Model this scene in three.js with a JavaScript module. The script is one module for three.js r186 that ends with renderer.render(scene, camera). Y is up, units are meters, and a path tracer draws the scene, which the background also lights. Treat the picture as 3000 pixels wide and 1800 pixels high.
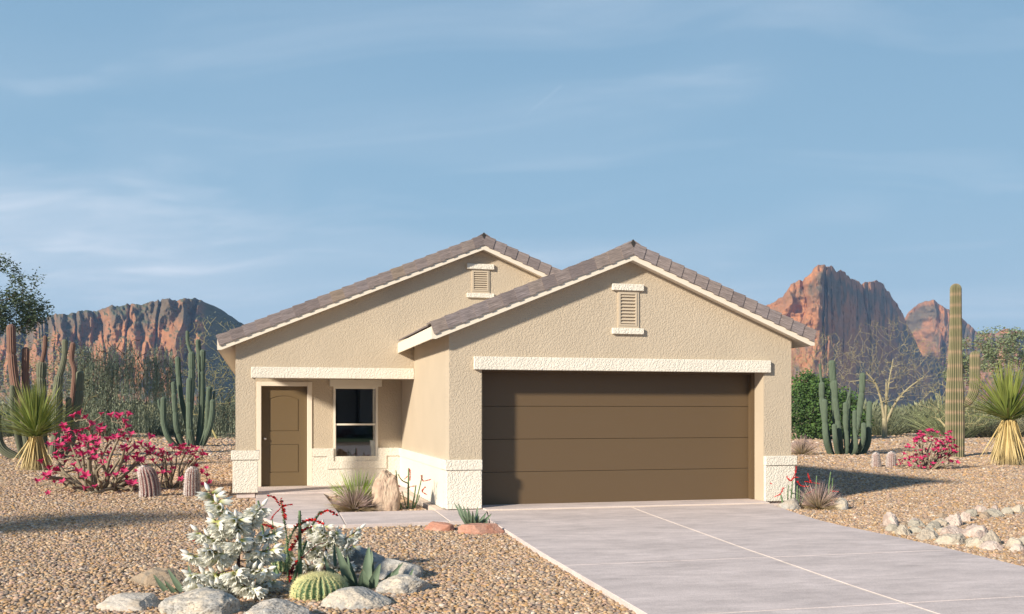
import * as THREE from 'three';
import { mergeGeometries, mergeVertices } from 'three/addons/utils/BufferGeometryUtils.js';
import { RoundedBoxGeometry } from 'three/addons/geometries/RoundedBoxGeometry.js';

// ---------- camera, sun, exposure ----------
const scene = new THREE.Scene();
const TURN = 0.24992;                         // the camera looks this far to the right of the house's depth direction
const EYE = 1.665;
const camera = new THREE.PerspectiveCamera(34.573, 3000 / 1800, 0.1, 6000);
camera.position.set(0, EYE, 0);
camera.rotation.y = -TURN;
camera.setViewOffset(3000, 1800, 0, -305.8, 3000, 1800);
const renderer = new THREE.WebGLRenderer({ antialias: true });
renderer.toneMapping = THREE.LinearToneMapping;
renderer.toneMappingExposure = 1.55;
renderer.shadowMap.enabled = true;
const SUN_AZ = 57 * Math.PI / 180, SUN_EL = 22 * Math.PI / 180;
const sunDir = new THREE.Vector3(-Math.sin(SUN_AZ) * Math.cos(SUN_EL), Math.sin(SUN_EL), Math.cos(SUN_AZ) * Math.cos(SUN_EL));
const sun = new THREE.DirectionalLight(new THREE.Color(1, 0.895, 0.745), 5);
sun.name = 'sun';
sun.position.copy(sunDir).multiplyScalar(120).add(new THREE.Vector3(6, 0, -20));
sun.target.position.set(6, 0, -20);
sun.castShadow = true;
sun.shadow.radius = 7;
sun.shadow.mapSize.set(4096, 4096);
Object.assign(sun.shadow.camera, { left: -70, right: 70, top: 60, bottom: -60, near: 1, far: 400 });
scene.add(sun, sun.target);

// ---------- random numbers and noise ----------
function rng(seed) {
  let a = seed >>> 0;
  return () => { a = (a + 0x6d2b79f5) | 0; let t = Math.imul(a ^ (a >>> 15), 1 | a); t = (t + Math.imul(t ^ (t >>> 7), 61 | t)) ^ t; return ((t ^ (t >>> 14)) >>> 0) / 4294967296; };
}
const TAB = new Float32Array(65536);
{ const r = rng(77); for (let i = 0; i < 65536; i++) TAB[i] = r(); }
const lerp = (a, b, t) => a + (b - a) * t, clamp = (x, a = 0, b = 1) => Math.min(b, Math.max(a, x));
const sstep = (a, b, x) => { const t = clamp((x - a) / (b - a)); return t * t * (3 - 2 * t); };
function vn2(x, y, px = 256, py = 256) {          // value noise, periodic in px, py
  const ix = Math.floor(x), iy = Math.floor(y); let fx = x - ix, fy = y - iy;
  fx = fx * fx * (3 - 2 * fx); fy = fy * fy * (3 - 2 * fy);
  const x0 = ((ix % px) + px) % px, x1 = (x0 + 1) % px, y0 = (((iy % py) + py) % py) * 256, y1 = (((iy + 1) % py + py) % py) * 256;
  return lerp(lerp(TAB[y0 + x0], TAB[y0 + x1], fx), lerp(TAB[y1 + x0], TAB[y1 + x1], fx), fy);
}
function fbm2(x, y, oct = 4, p = 256, q = p) { let s = 0, a = 0.5, t = 0; for (let i = 0; i < oct; i++) { s += a * vn2(x + i * 7, y + i * 13, Math.min(p, 256), Math.min(q, 256)); t += a; a *= 0.5; x *= 2; y *= 2; p *= 2; q *= 2; } return s / t; }
function vn3(x, y, z) {
  const iz = Math.floor(z); let f = z - iz; f = f * f * (3 - 2 * f);
  return lerp(vn2(x + iz * 37.17, y + iz * 17.31), vn2(x + (iz + 1) * 37.17, y + (iz + 1) * 17.31), f);
}
function fbm3(x, y, z, oct = 4) { let s = 0, a = 0.5, t = 0; for (let i = 0; i < oct; i++) { s += a * vn3(x, y, z); t += a; a *= 0.5; x *= 2.03; y *= 2.03; z *= 2.03; } return s / t; }

// ---------- sky: clear air with thin cirrus ----------
{
  const W = 4096, Hh = 2048, data = new Float32Array(W * Hh * 4);
  const stops = [[0, 0.335, 0.415, 0.485], [5, 0.262, 0.372, 0.472], [12, 0.203, 0.328, 0.445], [20, 0.166, 0.285, 0.408], [32, 0.122, 0.224, 0.345], [55, 0.065, 0.135, 0.25], [90, 0.045, 0.10, 0.20]];
  // directions: a short condensation trail and a bank of thin cloud low in the sky
  const trailA = new THREE.Vector3(0.24372, 0.28192, -0.92797), trailB = new THREE.Vector3(0.28095, 0.31344, -0.90709), trailN = new THREE.Vector3().crossVectors(trailA, trailB).normalize(), trailL = trailA.angleTo(trailB), bank = new THREE.Vector3(-0.20785, 0.15766, -0.96537), bankE = Math.asin(bank.y), bankA = Math.atan2(bank.z, bank.x);
  const c = [0, 0, 0];
  for (let j = 0; j < Hh; j++) {
    const el = ((j + 0.5) / Hh - 0.5) * 180, e = Math.max(0, el);
    let k = 0; while (k < stops.length - 2 && e > stops[k + 1][0]) k++;
    const t = (e - stops[k][0]) / (stops[k + 1][0] - stops[k][0]);
    for (let q = 0; q < 3; q++) c[q] = lerp(stops[k][q + 1], stops[k + 1][q + 1], t);
    const cy = Math.cos(el * Math.PI / 180), sy = Math.sin(el * Math.PI / 180);
    for (let i = 0; i < W; i++) {
      let a = 0, o = (j * W + i) * 4;
      if (el > 0 && el < 70) {
        const az = ((i + 0.5) / W - 0.5) * 2 * Math.PI, x = Math.cos(az) * cy, z = Math.sin(az) * cy;
        const s = 1 / (sy + 0.14), u = x * s, v = z * s, U = u * 0.93 + v * 0.36, V = -u * 0.36 + v * 0.93;
        const w1 = vn2(U * 1.3 + 3.1, V * 1.3 + 8.7) - 0.5, w2 = vn2(U * 2.9 + 11.2, V * 2.9 + 4.4) - 0.5;
        const big = sstep(0.42, 0.78, fbm2(U * 0.55 + 20.4 + w1, V * 0.8 + 2.2 + w2 * 0.6, 3));
        const fine = fbm2(U * 2.2 + w1 * 2 + 31, V * 7.5 + w2 * 1.4 + 5, 5), hair = fbm2(U * 6 + w2 * 3, V * 22 + w1 * 4, 3);
        let da = az - bankA; da = Math.atan2(Math.sin(da), Math.cos(da)); const de = el * Math.PI / 180 - bankE + da * 0.16, bk = Math.exp(-de * de / 0.0022 - da * da / 0.028);
        a = big * sstep(0.33, 0.85, fine) * (0.4 + 1.0 * hair) * 0.26 + sstep(0.5, 0.9, fine) * 0.13 + big * 0.17 + bk * (0.32 + 0.4 * fine * hair * 2);
        const td = Math.abs(x * trailN.x + sy * trailN.y + z * trailN.z); if (td < 0.0012) { const ta = Math.acos(clamp(x * trailA.x + sy * trailA.y + z * trailA.z, -1, 1)), tb = Math.acos(clamp(x * trailB.x + sy * trailB.y + z * trailB.z, -1, 1)); if (ta < trailL && tb < trailL) a += 0.16 * (1 - td / 0.0012) * clamp(ta / trailL + 0.15); }
        a *= sstep(0, 4, el) * 0.6 + 0.4;
      }
      data[o] = lerp(c[0], 0.50, clamp(a) * 0.85); data[o + 1] = lerp(c[1], 0.55, clamp(a) * 0.85); data[o + 2] = lerp(c[2], 0.62, clamp(a) * 0.85); data[o + 3] = 1;
    }
  }
  const sky = new THREE.DataTexture(data, W, Hh, THREE.RGBAFormat, THREE.FloatType);
  sky.mapping = THREE.EquirectangularReflectionMapping; sky.magFilter = THREE.LinearFilter; sky.needsUpdate = true;
  scene.background = sky; scene.environment = sky;
}

// ---------- helpers ----------
const used = new Map();
function numbered(n) { const k = used.get(n) ?? 0; used.set(n, k + 1); return k ? n + '_' + String(k).padStart(3, '0') : n; }
function thing(name, label, category, [x, y, z] = [0, 0, 0], turn = 0, group) {
  const o = new THREE.Group(); o.name = numbered(name); scene.add(o); o.position.set(x, y, z); o.rotation.y = turn;
  o.userData = { label, category }; if (group) o.userData.group = group;
  return o;
}
function obj(name, geo, mat, parent, kind) {
  const m = new THREE.Mesh(Array.isArray(geo) ? merge(geo) : geo, mat); m.name = name; m.castShadow = m.receiveShadow = true;
  if (kind) m.userData.kind = kind;
  (parent ?? scene).add(m);
  return m;
}
function struct(name, geo, mat) { const m = obj(numbered(name), geo, mat); m.userData.kind = 'structure'; return m; }
function merge(list) {
  const names = new Set(list.flatMap((g) => Object.keys(g.attributes))), all = list.map((g) => (g.index ? g.toNonIndexed() : g));
  for (const n of names) if (!all.every((g) => g.attributes[n])) all.forEach((g) => g.deleteAttribute(n));
  return mergeGeometries(all);
}
function wuv(g, k = 1) {                          // uv in metres from the dominant axis of each face
  g = g.index ? g.toNonIndexed() : g;
  const p = g.attributes.position, uv = new Float32Array(p.count * 2), a = new THREE.Vector3(), b = new THREE.Vector3(), c = new THREE.Vector3(), n = new THREE.Vector3();
  for (let i = 0; i < p.count; i += 3) {
    a.fromBufferAttribute(p, i); b.fromBufferAttribute(p, i + 1); c.fromBufferAttribute(p, i + 2);
    n.copy(b).sub(a).cross(c.clone().sub(a));
    const ax = Math.abs(n.x), ay = Math.abs(n.y), az = Math.abs(n.z);
    [a, b, c].forEach((v, q) => {
      const s = (i + q) * 2;
      if (az >= ax && az >= ay) { uv[s] = v.x * k; uv[s + 1] = v.y * k; } else if (ax >= ay) { uv[s] = v.z * k; uv[s + 1] = v.y * k; } else { uv[s] = v.x * k; uv[s + 1] = v.z * k; }
    });
  }
  g.setAttribute('uv', new THREE.BufferAttribute(uv, 2));
  return g;
}
function box(x0, x1, y0, y1, z0, z1, r = 0) {
  const w = x1 - x0, h = y1 - y0, d = z1 - z0;
  const g = r ? new RoundedBoxGeometry(w, h, d, 2, Math.min(r, w / 2.01, h / 2.01, d / 2.01)) : new THREE.BoxGeometry(w, h, d);
  g.translate((x0 + x1) / 2, (y0 + y1) / 2, (z0 + z1) / 2);
  return wuv(g);
}
function poly(pts, z0, z1, holes = []) {          // an outline in x, y carried from z0 to z1
  const s = new THREE.Shape(pts.map(([x, y]) => new THREE.Vector2(x, y)));
  for (const h of holes) s.holes.push(new THREE.Path(h.map(([x, y]) => new THREE.Vector2(x, y))));
  return wuv(new THREE.ExtrudeGeometry(s, { depth: z1 - z0, bevelEnabled: false }).translate(0, 0, z0));
}
const rect = (x0, x1, y0, y1) => [[x0, y0], [x1, y0], [x1, y1], [x0, y1]];
const V3 = (x, y, z) => new THREE.Vector3(x, y, z);
function paint(g, fn) {                           // vertex colours from fn(x, y, z, i) -> [r, g, b]
  const p = g.attributes.position, col = new Float32Array(p.count * 3);
  for (let i = 0; i < p.count; i++) { const c = fn(p.getX(i), p.getY(i), p.getZ(i), i); col[i * 3] = c[0]; col[i * 3 + 1] = c[1]; col[i * 3 + 2] = c[2]; }
  g.setAttribute('color', new THREE.BufferAttribute(col, 3));
  return g;
}
const mix3 = (a, b, t) => [lerp(a[0], b[0], t), lerp(a[1], b[1], t), lerp(a[2], b[2], t)];
const mul3 = (a, k) => [a[0] * k, a[1] * k, a[2] * k];
// a tapered tube along points; radii per point; ribs cut along it
function tube(pts, rad, n = 6, { ribs = 0, depth = 0.2, dome = false, notch = [], color, phase = 0 } = {}) {
  const N = pts.length, pos = [], idx = [], col = [], T = V3(), B = V3(), Nn = V3();
  const tangent = (i) => V3().copy(pts[Math.min(N - 1, i + 1)]).sub(pts[Math.max(0, i - 1)]).normalize();
  T.copy(tangent(0)); Nn.set(1, 0, 0); if (Math.abs(T.x) > 0.9) Nn.set(0, 0, 1);
  Nn.addScaledVector(T, -Nn.dot(T)).normalize();
  for (let i = 0; i < N; i++) {
    const t2 = tangent(i); Nn.addScaledVector(t2, -Nn.dot(t2)).normalize(); B.copy(t2).cross(Nn);
    for (let j = 0; j < n; j++) {
      const a = j / n * Math.PI * 2; let r = rad[i], cr = 0;
      if (ribs) { cr = 0.5 + 0.5 * Math.cos(a * ribs + phase); r *= 1 - depth * (1 - Math.pow(cr, 0.7)); }
      pos.push(pts[i].x + (Nn.x * Math.cos(a) + B.x * Math.sin(a)) * r, pts[i].y + (Nn.y * Math.cos(a) + B.y * Math.sin(a)) * r, pts[i].z + (Nn.z * Math.cos(a) + B.z * Math.sin(a)) * r);
      if (color) col.push(...color(i / (N - 1), cr, i, j));
    }
  }
  for (let i = 0; i < N - 1; i++) for (let j = 0; j < n; j++) { const a = i * n + j, b = i * n + (j + 1) % n; idx.push(a, b, a + n, b, b + n, a + n); }
  for (const e of [0, N - 1]) {
    const k = pos.length / 3; pos.push(pts[e].x, pts[e].y, pts[e].z); if (color) col.push(...color(e / (N - 1), 0.5, e, 0));
    for (let j = 0; j < n; j++) { const a = e * n + j, b = e * n + (j + 1) % n; e ? idx.push(a, b, k) : idx.push(b, a, k); }
  }
  const g = new THREE.BufferGeometry();
  g.setAttribute('position', new THREE.Float32BufferAttribute(pos, 3));
  if (color) g.setAttribute('color', new THREE.Float32BufferAttribute(col, 3));
  g.setIndex(idx); g.computeVertexNormals();
  return g;
}
function curve(list, n) { return new THREE.CatmullRomCurve3(list).getPoints(n); }
function ico(detail) { const g = new THREE.IcosahedronGeometry(1, detail); g.deleteAttribute('normal'); g.deleteAttribute('uv'); return mergeVertices(g, 1e-5); }
function tex(size, fn, { srgb = true, repeat = 1, h = size } = {}) {
  const d = new Uint8Array(size * h * 4);
  for (let j = 0; j < h; j++) for (let i = 0; i < size; i++) { const c = fn(i / size, j / h), o = (j * size + i) * 4; d[o] = clamp(c[0]) * 255; d[o + 1] = clamp(c[1]) * 255; d[o + 2] = clamp(c[2]) * 255; d[o + 3] = 255; }
  const t = new THREE.DataTexture(d, size, h); t.wrapS = t.wrapT = THREE.RepeatWrapping; t.magFilter = THREE.LinearFilter; t.minFilter = THREE.LinearMipmapLinearFilter; t.generateMipmaps = true;
  if (srgb) t.colorSpace = THREE.SRGBColorSpace;
  t.repeat.set(repeat, repeat); t.needsUpdate = true;
  return t;
}
const lin = (r, g, b) => new THREE.Color().setRGB(r, g, b);
const std = (o) => new THREE.MeshStandardMaterial({ roughness: 0.9, metalness: 0, ...o });

// ---------- materials of the house and the paving ----------
const stuccoBump = tex(1024, (u, v) => {
  const x = u * 128, y = v * 128, w = fbm2(u * 64, v * 64, 2, 64) * 1.2, w2 = fbm2(u * 64 + 9, v * 64 + 3, 2, 64) * 1.2;
  const a = vn2(x + w, y + w2, 128), b = vn2(x * 2 + w + 5, y * 2 + w2 + 9, 256), c = vn2(u * 256, v * 256, 256), q = 0.55 + 0.9 * fbm2(u * 6, v * 6, 3, 6);
  const h = 0.5 + (sstep(0.28, 0.74, a * 0.58 + b * 0.42) * 0.8 + c * 0.2 - 0.5) * Math.min(1, q);
  return [h, h, h];
}, { srgb: false, repeat: 1 / 2.4 });
const fineBump = tex(512, (u, v) => { const h = vn2(u * 128, v * 128, 128) * 0.6 + vn2(u * 256, v * 256, 256) * 0.4; return [h, h, h]; }, { srgb: false, repeat: 1 / 1.1 });
const stuccoTone = tex(512, (u, v) => { const k = 0.955 + 0.045 * fbm2(u * 8, v * 8, 5, 8); return [k, k, k]; }, { repeat: 1 / 3.7 });
const M = {};
M.stucco = std({ color: lin(0.50, 0.418, 0.315), map: stuccoTone, bumpMap: stuccoBump, bumpScale: 0.0052, roughness: 0.95 });
M.smooth = std({ color: lin(0.475, 0.395, 0.295), map: stuccoTone, bumpMap: fineBump, bumpScale: 0.0012, roughness: 0.92 });
M.trim = std({ color: lin(0.74, 0.69, 0.595), map: stuccoTone, bumpMap: stuccoBump, bumpScale: 0.0075, roughness: 0.95 });
M.trimFine = std({ color: lin(0.74, 0.69, 0.59), map: stuccoTone, bumpMap: fineBump, bumpScale: 0.0012, roughness: 0.92 });
M.fascia = std({ color: lin(0.72, 0.64, 0.53), roughness: 0.6, bumpMap: fineBump, bumpScale: 0.0004 });
M.vent = std({ color: lin(0.50, 0.415, 0.31), roughness: 0.65 });
M.brown = std({ color: lin(0.107, 0.069, 0.034), roughness: 0.55, bumpMap: fineBump, bumpScale: 0.0005 });
M.door = std({ color: lin(0.13, 0.088, 0.041), roughness: 0.5 });
M.vinyl = std({ color: lin(0.72, 0.67, 0.57), roughness: 0.45 });
M.chrome = std({ color: lin(0.55, 0.53, 0.52), roughness: 0.25, metalness: 1 });
M.dark = std({ color: lin(0.03, 0.028, 0.026), roughness: 0.9 });
M.glass = new THREE.MeshPhysicalMaterial({ color: lin(0.55, 0.57, 0.6), transmission: 1, roughness: 0.02, thickness: 0, ior: 2.1 });
const rockBump = tex(512, (u, v) => { const h = fbm2(u * 16, v * 16, 5, 16) * 0.7 + vn2(u * 128, v * 128, 128) * 0.3; return [h, h, h]; }, { srgb: false, repeat: 1 / 0.35 });
const grain = tex(512, (u, v) => { const s = fbm2(u * 6, v * 128, 3, 6, 128), k = 0.76 + 0.4 * (s - 0.5) * 1.2 + 0.12 * vn2(u * 24, v * 256, 24, 256); return [k, k * 0.985, k * 0.975]; }, { repeat: 1 / 0.62 });
const grainBump = tex(512, (u, v) => { const s = fbm2(u * 6, v * 128, 3, 6, 128); return [s, s, s]; }, { srgb: false, repeat: 1 / 0.62 });
const tileTint = [[0.36, 0.305, 0.295], [0.29, 0.247, 0.247], [0.39, 0.315, 0.255], [0.345, 0.30, 0.305], [0.38, 0.32, 0.295]];
M.tile = tileTint.map(([r, g, b]) => std({ color: lin(r, g, b), map: grain, bumpMap: grainBump, bumpScale: 0.004, roughness: 0.9 }));
const concreteMap = tex(1024, (u, v) => {
  const a = fbm2(u * 4, v * 12, 5, 4, 12), b = fbm2(u * 16 + 4, v * 48 + 3, 4, 16, 48), c = vn2(u * 256, v * 256, 256), s = sstep(0.58, 0.8, fbm2(u * 3 + 7, v * 7 + 1, 4, 3, 7));
  const k = 0.90 + 0.14 * (a - 0.5) + 0.13 * (b - 0.5) + 0.07 * (c - 0.5) - 0.045 * s;
  return [k, k * 0.975, k * 0.965];
}, { repeat: 1 / 3.3 });
M.concrete = std({ color: lin(0.76, 0.68, 0.65), map: concreteMap, bumpMap: fineBump, bumpScale: 0.002, roughness: 0.9 });
M.slabEdge = std({ color: lin(0.62, 0.52, 0.44), bumpMap: fineBump, bumpScale: 0.004, roughness: 0.95 });
M.joint = std({ color: lin(0.66, 0.57, 0.47), bumpMap: fineBump, bumpScale: 0.003, roughness: 0.95 });
// ---------- the house ----------
const house = thing('house', 'single storey tan stucco house with brown garage door and tiled gable roofs', 'house', [0, 0, 0]);
const ZG = -15.87, ZL = -19.67, ZP = -21.45, ZB = -33.0, PITCH = 0.413, EAVE = 2.835;
const XGL = 2.99, XR = 9.21, XML = -0.46, PEAKG = 6.1, PEAKM = 4.375;
const underG = (x) => EAVE + (Math.min(x, 2 * PEAKG - x) - 2.69) * PITCH;                  // underside of the roofs
const underM = (x) => EAVE + (Math.min(x, 2 * PEAKM - x) + 0.76) * PITCH;
// walls
{
  const f = [[XGL, 0.065], [XR, 0.065], [XR, underG(XR) - 0.002], [PEAKG, underG(PEAKG) - 0.002], [XGL, underG(XGL) - 0.002]];
  obj('garage_wall', poly(f, ZG - 0.33, ZG, [rect(3.53, 8.672, 0.0651, 2.40).reverse()]).translate(0, 0, 0), M.stucco, house);
  obj('garage_jamb', [box(3.5301, 3.5401, 0.07, 2.399, ZG - 0.329, ZG - 0.004), box(8.662, 8.6719, 0.07, 2.399, ZG - 0.329, ZG - 0.004), box(3.54, 8.662, 2.389, 2.399, ZG - 0.329, ZG - 0.004)], M.smooth, house);
  obj('wall', box(XGL, XGL + 0.2, 0.065, underG(XGL) + 0.02, ZP, ZG - 0.331), M.smooth, house);
  obj('wall', box(XR - 0.2, XR, 0.065, underG(XR) + 0.02, ZB + 0.2, ZG - 0.331), M.stucco, house);
  // gable over the porch with the corner post in one piece
  const g = [[XML, 0.095], [-0.09, 0.095], [-0.09, 2.31], [XGL - 0.001, 2.31], [XGL - 0.001, 2.9], [PEAKM * 2 - XML - 2.9, 2.9], [PEAKM * 2 - XML - 2.9, underM(PEAKM * 2 - XML - 2.9) - 0.002], [PEAKM, underM(PEAKM) - 0.002], [XML, underM(XML) - 0.002]];
  obj('gable_wall', poly(g, ZL - 0.22, ZL), M.stucco, house);
  obj('wall', poly(rect(XML, XGL - 0.001, 0.076, 2.9), ZP - 0.2, ZP, [rect(-0.01, 1.006, 0.0761, 2.232).reverse(), rect(1.53, 2.464, 0.61, 2.19).reverse()]), M.stucco, house);
  obj('wall', box(XML, XML + 0.2, 0.065, underM(XML) + 0.02, ZB + 0.2, ZP - 0.201), M.stucco, house);
  obj('wall', poly([[XML, 0.065], [XR, 0.065], [XR, underM(XR) - 0.002], [PEAKM, underM(PEAKM) - 0.002], [XML, underM(XML) - 0.002]], ZB, ZB + 0.199), M.stucco, house);
  obj('porch_ceiling', box(XML + 0.005, XGL - 0.002, 2.70, 2.75, ZP + 0.001, ZL - 0.221), M.smooth, house);
  obj('porch_beam', box(XML, XML + 0.2, 2.752, 2.93, ZP + 0.001, ZL - 0.221), M.stucco, house);
  obj('inner_wall', box(-0.25, 2.98, 0.07, 2.7, -25.2, -25.1), M.smooth, house);
  obj('inner_wall', box(3.2, 9, 0.07, 2.7, -22.1, -22), M.smooth, house);
  obj('foundation', [box(XML + 0.02, -0.1, 0, 0.0945, ZL - 0.21, ZL - 0.003), box(XGL + 0.02, XR - 0.02, -0.02, 0.0645, ZB + 0.02, ZG - 0.012), box(XML + 0.02, XGL + 0.02, -0.02, 0.0645, ZB + 0.02, ZP - 0.01)], M.concrete, house);
}
// raised stucco base: bodies 5 cm proud, caps 7.5 cm proud
{
  const body = (x0, x1, y0, y1, z0, z1) => obj('wall_base', box(x0, x1, y0, y1, z0, z1, 0.012), M.trim, house);
  const cap = (x0, x1, y0, y1, z0, z1) => obj('base_cap', box(x0, x1, y0, y1, z0, z1, 0.012), M.trim, house);
  body(2.94, 3.531, 0.066, 0.705, ZG - 0.3, ZG + 0.05); cap(2.914, 3.534, 0.704, 0.872, ZG - 0.3, ZG + 0.075);
  body(8.668, 9.262, 0.066, 0.705, ZG - 0.6, ZG + 0.05); cap(8.664, 9.288, 0.704, 0.872, ZG - 0.6, ZG + 0.075);
  body(-0.512, -0.041, 0.096, 0.732, ZL - 0.27, ZL + 0.05); cap(-0.54, -0.013, 0.731, 0.909, ZL - 0.295, ZL + 0.075);
  obj('wall_base', box(2.941, 2.989, 0.05, 0.704, ZP + 0.051, ZG - 0.301), M.trimFine, house);
  obj('base_cap', box(2.915, 2.989, 0.705, 0.871, ZP + 0.076, ZG - 0.301), M.trimFine, house);
  obj('wall_base', box(1.076, 2.94, 0.0765, 0.70, ZP + 0.001, ZP + 0.05), M.trim, house);
  obj('base_cap', poly([[1.076, 0.703], [1.38, 0.703], [1.38, 0.437], [2.649, 0.437], [2.649, 0.703], [2.914, 0.703], [2.914, 0.875], [2.475, 0.875], [2.475, 0.598], [1.519, 0.598], [1.519, 0.875], [1.076, 0.875]], ZP + 0.002, ZP + 0.075), M.trim, house);
}
obj('garage_lintel', box(3.395, 8.768, 2.349, 2.566, ZG + 0.001, ZG + 0.08, 0.012), M.trim, house);
obj('porch_lintel', box(-0.17, 2.988, 2.309, 2.523, ZL + 0.001, ZL + 0.055, 0.012), M.trim, house);
// garage door: four sections in a frame
{
  const gd = new THREE.Group(); gd.name = 'garage_door'; house.add(gd);
  const ys = [0.066, 0.63, 1.189, 1.751, 2.388];
  for (let i = 0; i < 4; i++) obj('door_panel', box(3.56, 8.615, ys[i] + 0.0025, ys[i + 1] - 0.0025, -16.39, -16.33, 0.006), M.brown, gd);
  obj('door_frame', [box(3.541, 3.61, 0.066, 2.388, -16.32, -16.2), box(8.6, 8.661, 0.066, 2.388, -16.32, -16.2), box(3.611, 8.599, 2.33, 2.388, -16.32, -16.2)], M.brown, gd);
  obj('backing', box(3.2, 9, 0.066, 2.45, -16.45, -16.40), M.dark, gd);
}
// front door
{
  const d = new THREE.Group(); d.name = 'front_door'; house.add(d);
  obj('door_frame', [box(-0.072, 0.022, 0.078, 2.289, ZP - 0.12, ZP + 0.025, 0.006), box(0.974, 1.072, 0.078, 2.289, ZP - 0.12, ZP + 0.025, 0.006), box(0.0225, 0.9735, 2.2, 2.289, ZP - 0.12, ZP + 0.024, 0.006)], M.fascia, d);
  const zf = ZP - 0.1, arch = (x0, x1, y0, y1, rise) => { const o = [[x0, y0], [x1, y0], [x1, y1]]; for (let k = 1; k < 12; k++) { const t = k / 12; o.push([lerp(x1, x0, t), y1 + rise * 4 * t * (1 - t)]); } o.push([x0, y1]); return o; };
  const slab = poly(rect(0.023, 0.973, 0.08, 2.199), zf - 0.012, zf, [arch(0.19, 0.806, 1.235, 1.93, 0.07).reverse(), rect(0.19, 0.806, 0.355, 0.962).reverse()]);
  obj('slab', [slab, box(0.023, 0.973, 0.08, 2.199, zf - 0.045, zf - 0.0125)], M.door, d);
  const raised = (o) => { const s = new THREE.Shape(o.map(([x, y]) => new THREE.Vector2(x, y))); return wuv(new THREE.ExtrudeGeometry(s, { depth: 0.002, bevelEnabled: true, bevelThickness: 0.008, bevelSize: 0.02, bevelOffset: -0.02, bevelSegments: 2 }).translate(0, 0, zf - 0.012)); };
  obj('panel', raised(arch(0.205, 0.791, 1.25, 1.922, 0.066)), M.door, d);
  obj('panel', raised(rect(0.205, 0.791, 0.37, 0.947)), M.door, d);
  const knob = new THREE.LatheGeometry([[0, 0], [0.032, 0], [0.032, 0.008], [0.012, 0.012], [0.012, 0.035], [0.028, 0.045], [0.032, 0.06], [0.024, 0.074], [0, 0.08]].map(([x, y]) => new THREE.Vector2(x, y)), 20);
  obj('knob', knob.rotateX(Math.PI / 2).translate(0.1, 1.087, zf), M.chrome, d);
  obj('backing', box(-0.2, 1.2, 0.08, 2.3, ZP - 0.23, ZP - 0.201), M.dark, d);
}
// window
{
  const w = new THREE.Group(); w.name = 'window'; house.add(w);
  obj('window_hood', box(1.44, 2.56, 2.2, 2.355, ZP + 0.001, ZP + 0.06, 0.01), M.trimFine, house);
  obj('frame', [box(1.521, 1.565, 0.601, 2.199, ZP - 0.09, ZP + 0.03), box(2.424, 2.473, 0.601, 2.199, ZP - 0.09, ZP + 0.03), box(1.5655, 2.4235, 2.15, 2.199, ZP - 0.09, ZP + 0.029), box(1.5655, 2.4235, 0.601, 0.648, ZP - 0.09, ZP + 0.029)], M.vinyl, w);
  obj('meeting_rail', box(1.566, 2.423, 1.362, 1.402, ZP - 0.05, ZP + 0.012, 0.005), M.vinyl, w);
  const lower = [box(1.566, 1.58, 0.65, 1.361, ZP - 0.04, ZP - 0.004), box(2.409, 2.423, 0.65, 1.361, ZP - 0.04, ZP - 0.004), box(1.5805, 2.4085, 0.65, 0.668, ZP - 0.04, ZP - 0.004)];
  obj('sash', lower, M.vinyl, w);
  obj('pane', box(1.567, 2.422, 0.66, 1.37, ZP - 0.032, ZP - 0.028), M.glass, w);
  obj('pane', box(1.567, 2.422, 1.39, 2.152, ZP - 0.057, ZP - 0.053), M.glass, w);
}
// gable vents
function vent(x0, x1, y0, y1, z, lx0, lx1, ly0, ly1, n, hood) {
  const v = new THREE.Group(); v.name = 'gable_vent'; house.add(v);
  obj('vent_lintel', box(hood[0], hood[1], hood[2], hood[3], z + 0.001, z + 0.06, 0.01), M.trim, v);
  obj('vent_sill', box(hood[0], hood[1], hood[4], hood[5], z + 0.001, z + 0.06, 0.01), M.trim, v);
  obj('frame', poly(rect(x0, x1, y0, y1), z + 0.001, z + 0.02, [rect(lx0, lx1, ly0, ly1).reverse()]), M.vent, v);
  obj('frame', poly(rect(lx0 - 0.03, lx1 + 0.03, ly0 - 0.03, ly1 + 0.03), z + 0.0205, z + 0.03, [rect(lx0, lx1, ly0, ly1).reverse()]), M.vent, v);
  obj('backing', box(lx0 - 0.01, lx1 + 0.01, ly0 - 0.01, ly1 + 0.01, z + 0.0012, z + 0.003), M.vent, v);
  const h = (ly1 - ly0) / n;
  const slat = wuv(new THREE.BoxGeometry(lx1 - lx0 - 0.002, 0.006, 0.036)).rotateX(0.85);
  for (let i = 0; i < n; i++) { const m = obj('slat', slat, M.vent, v); m.position.set((lx0 + lx1) / 2, ly0 + h * (i + 0.45), z + 0.017); }
}
vent(5.907, 6.293, 3.088, 3.725, ZG, 5.955, 6.225, 3.156, 3.665, 9, [5.80, 6.372, 3.726, 3.84, 2.982, 3.086]);
vent(4.169, 4.544, 4.071, 4.557, ZL, 4.212, 4.49, 4.145, 4.501, 8, [4.066, 4.634, 4.558, 4.668, 3.978, 4.07]);

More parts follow.
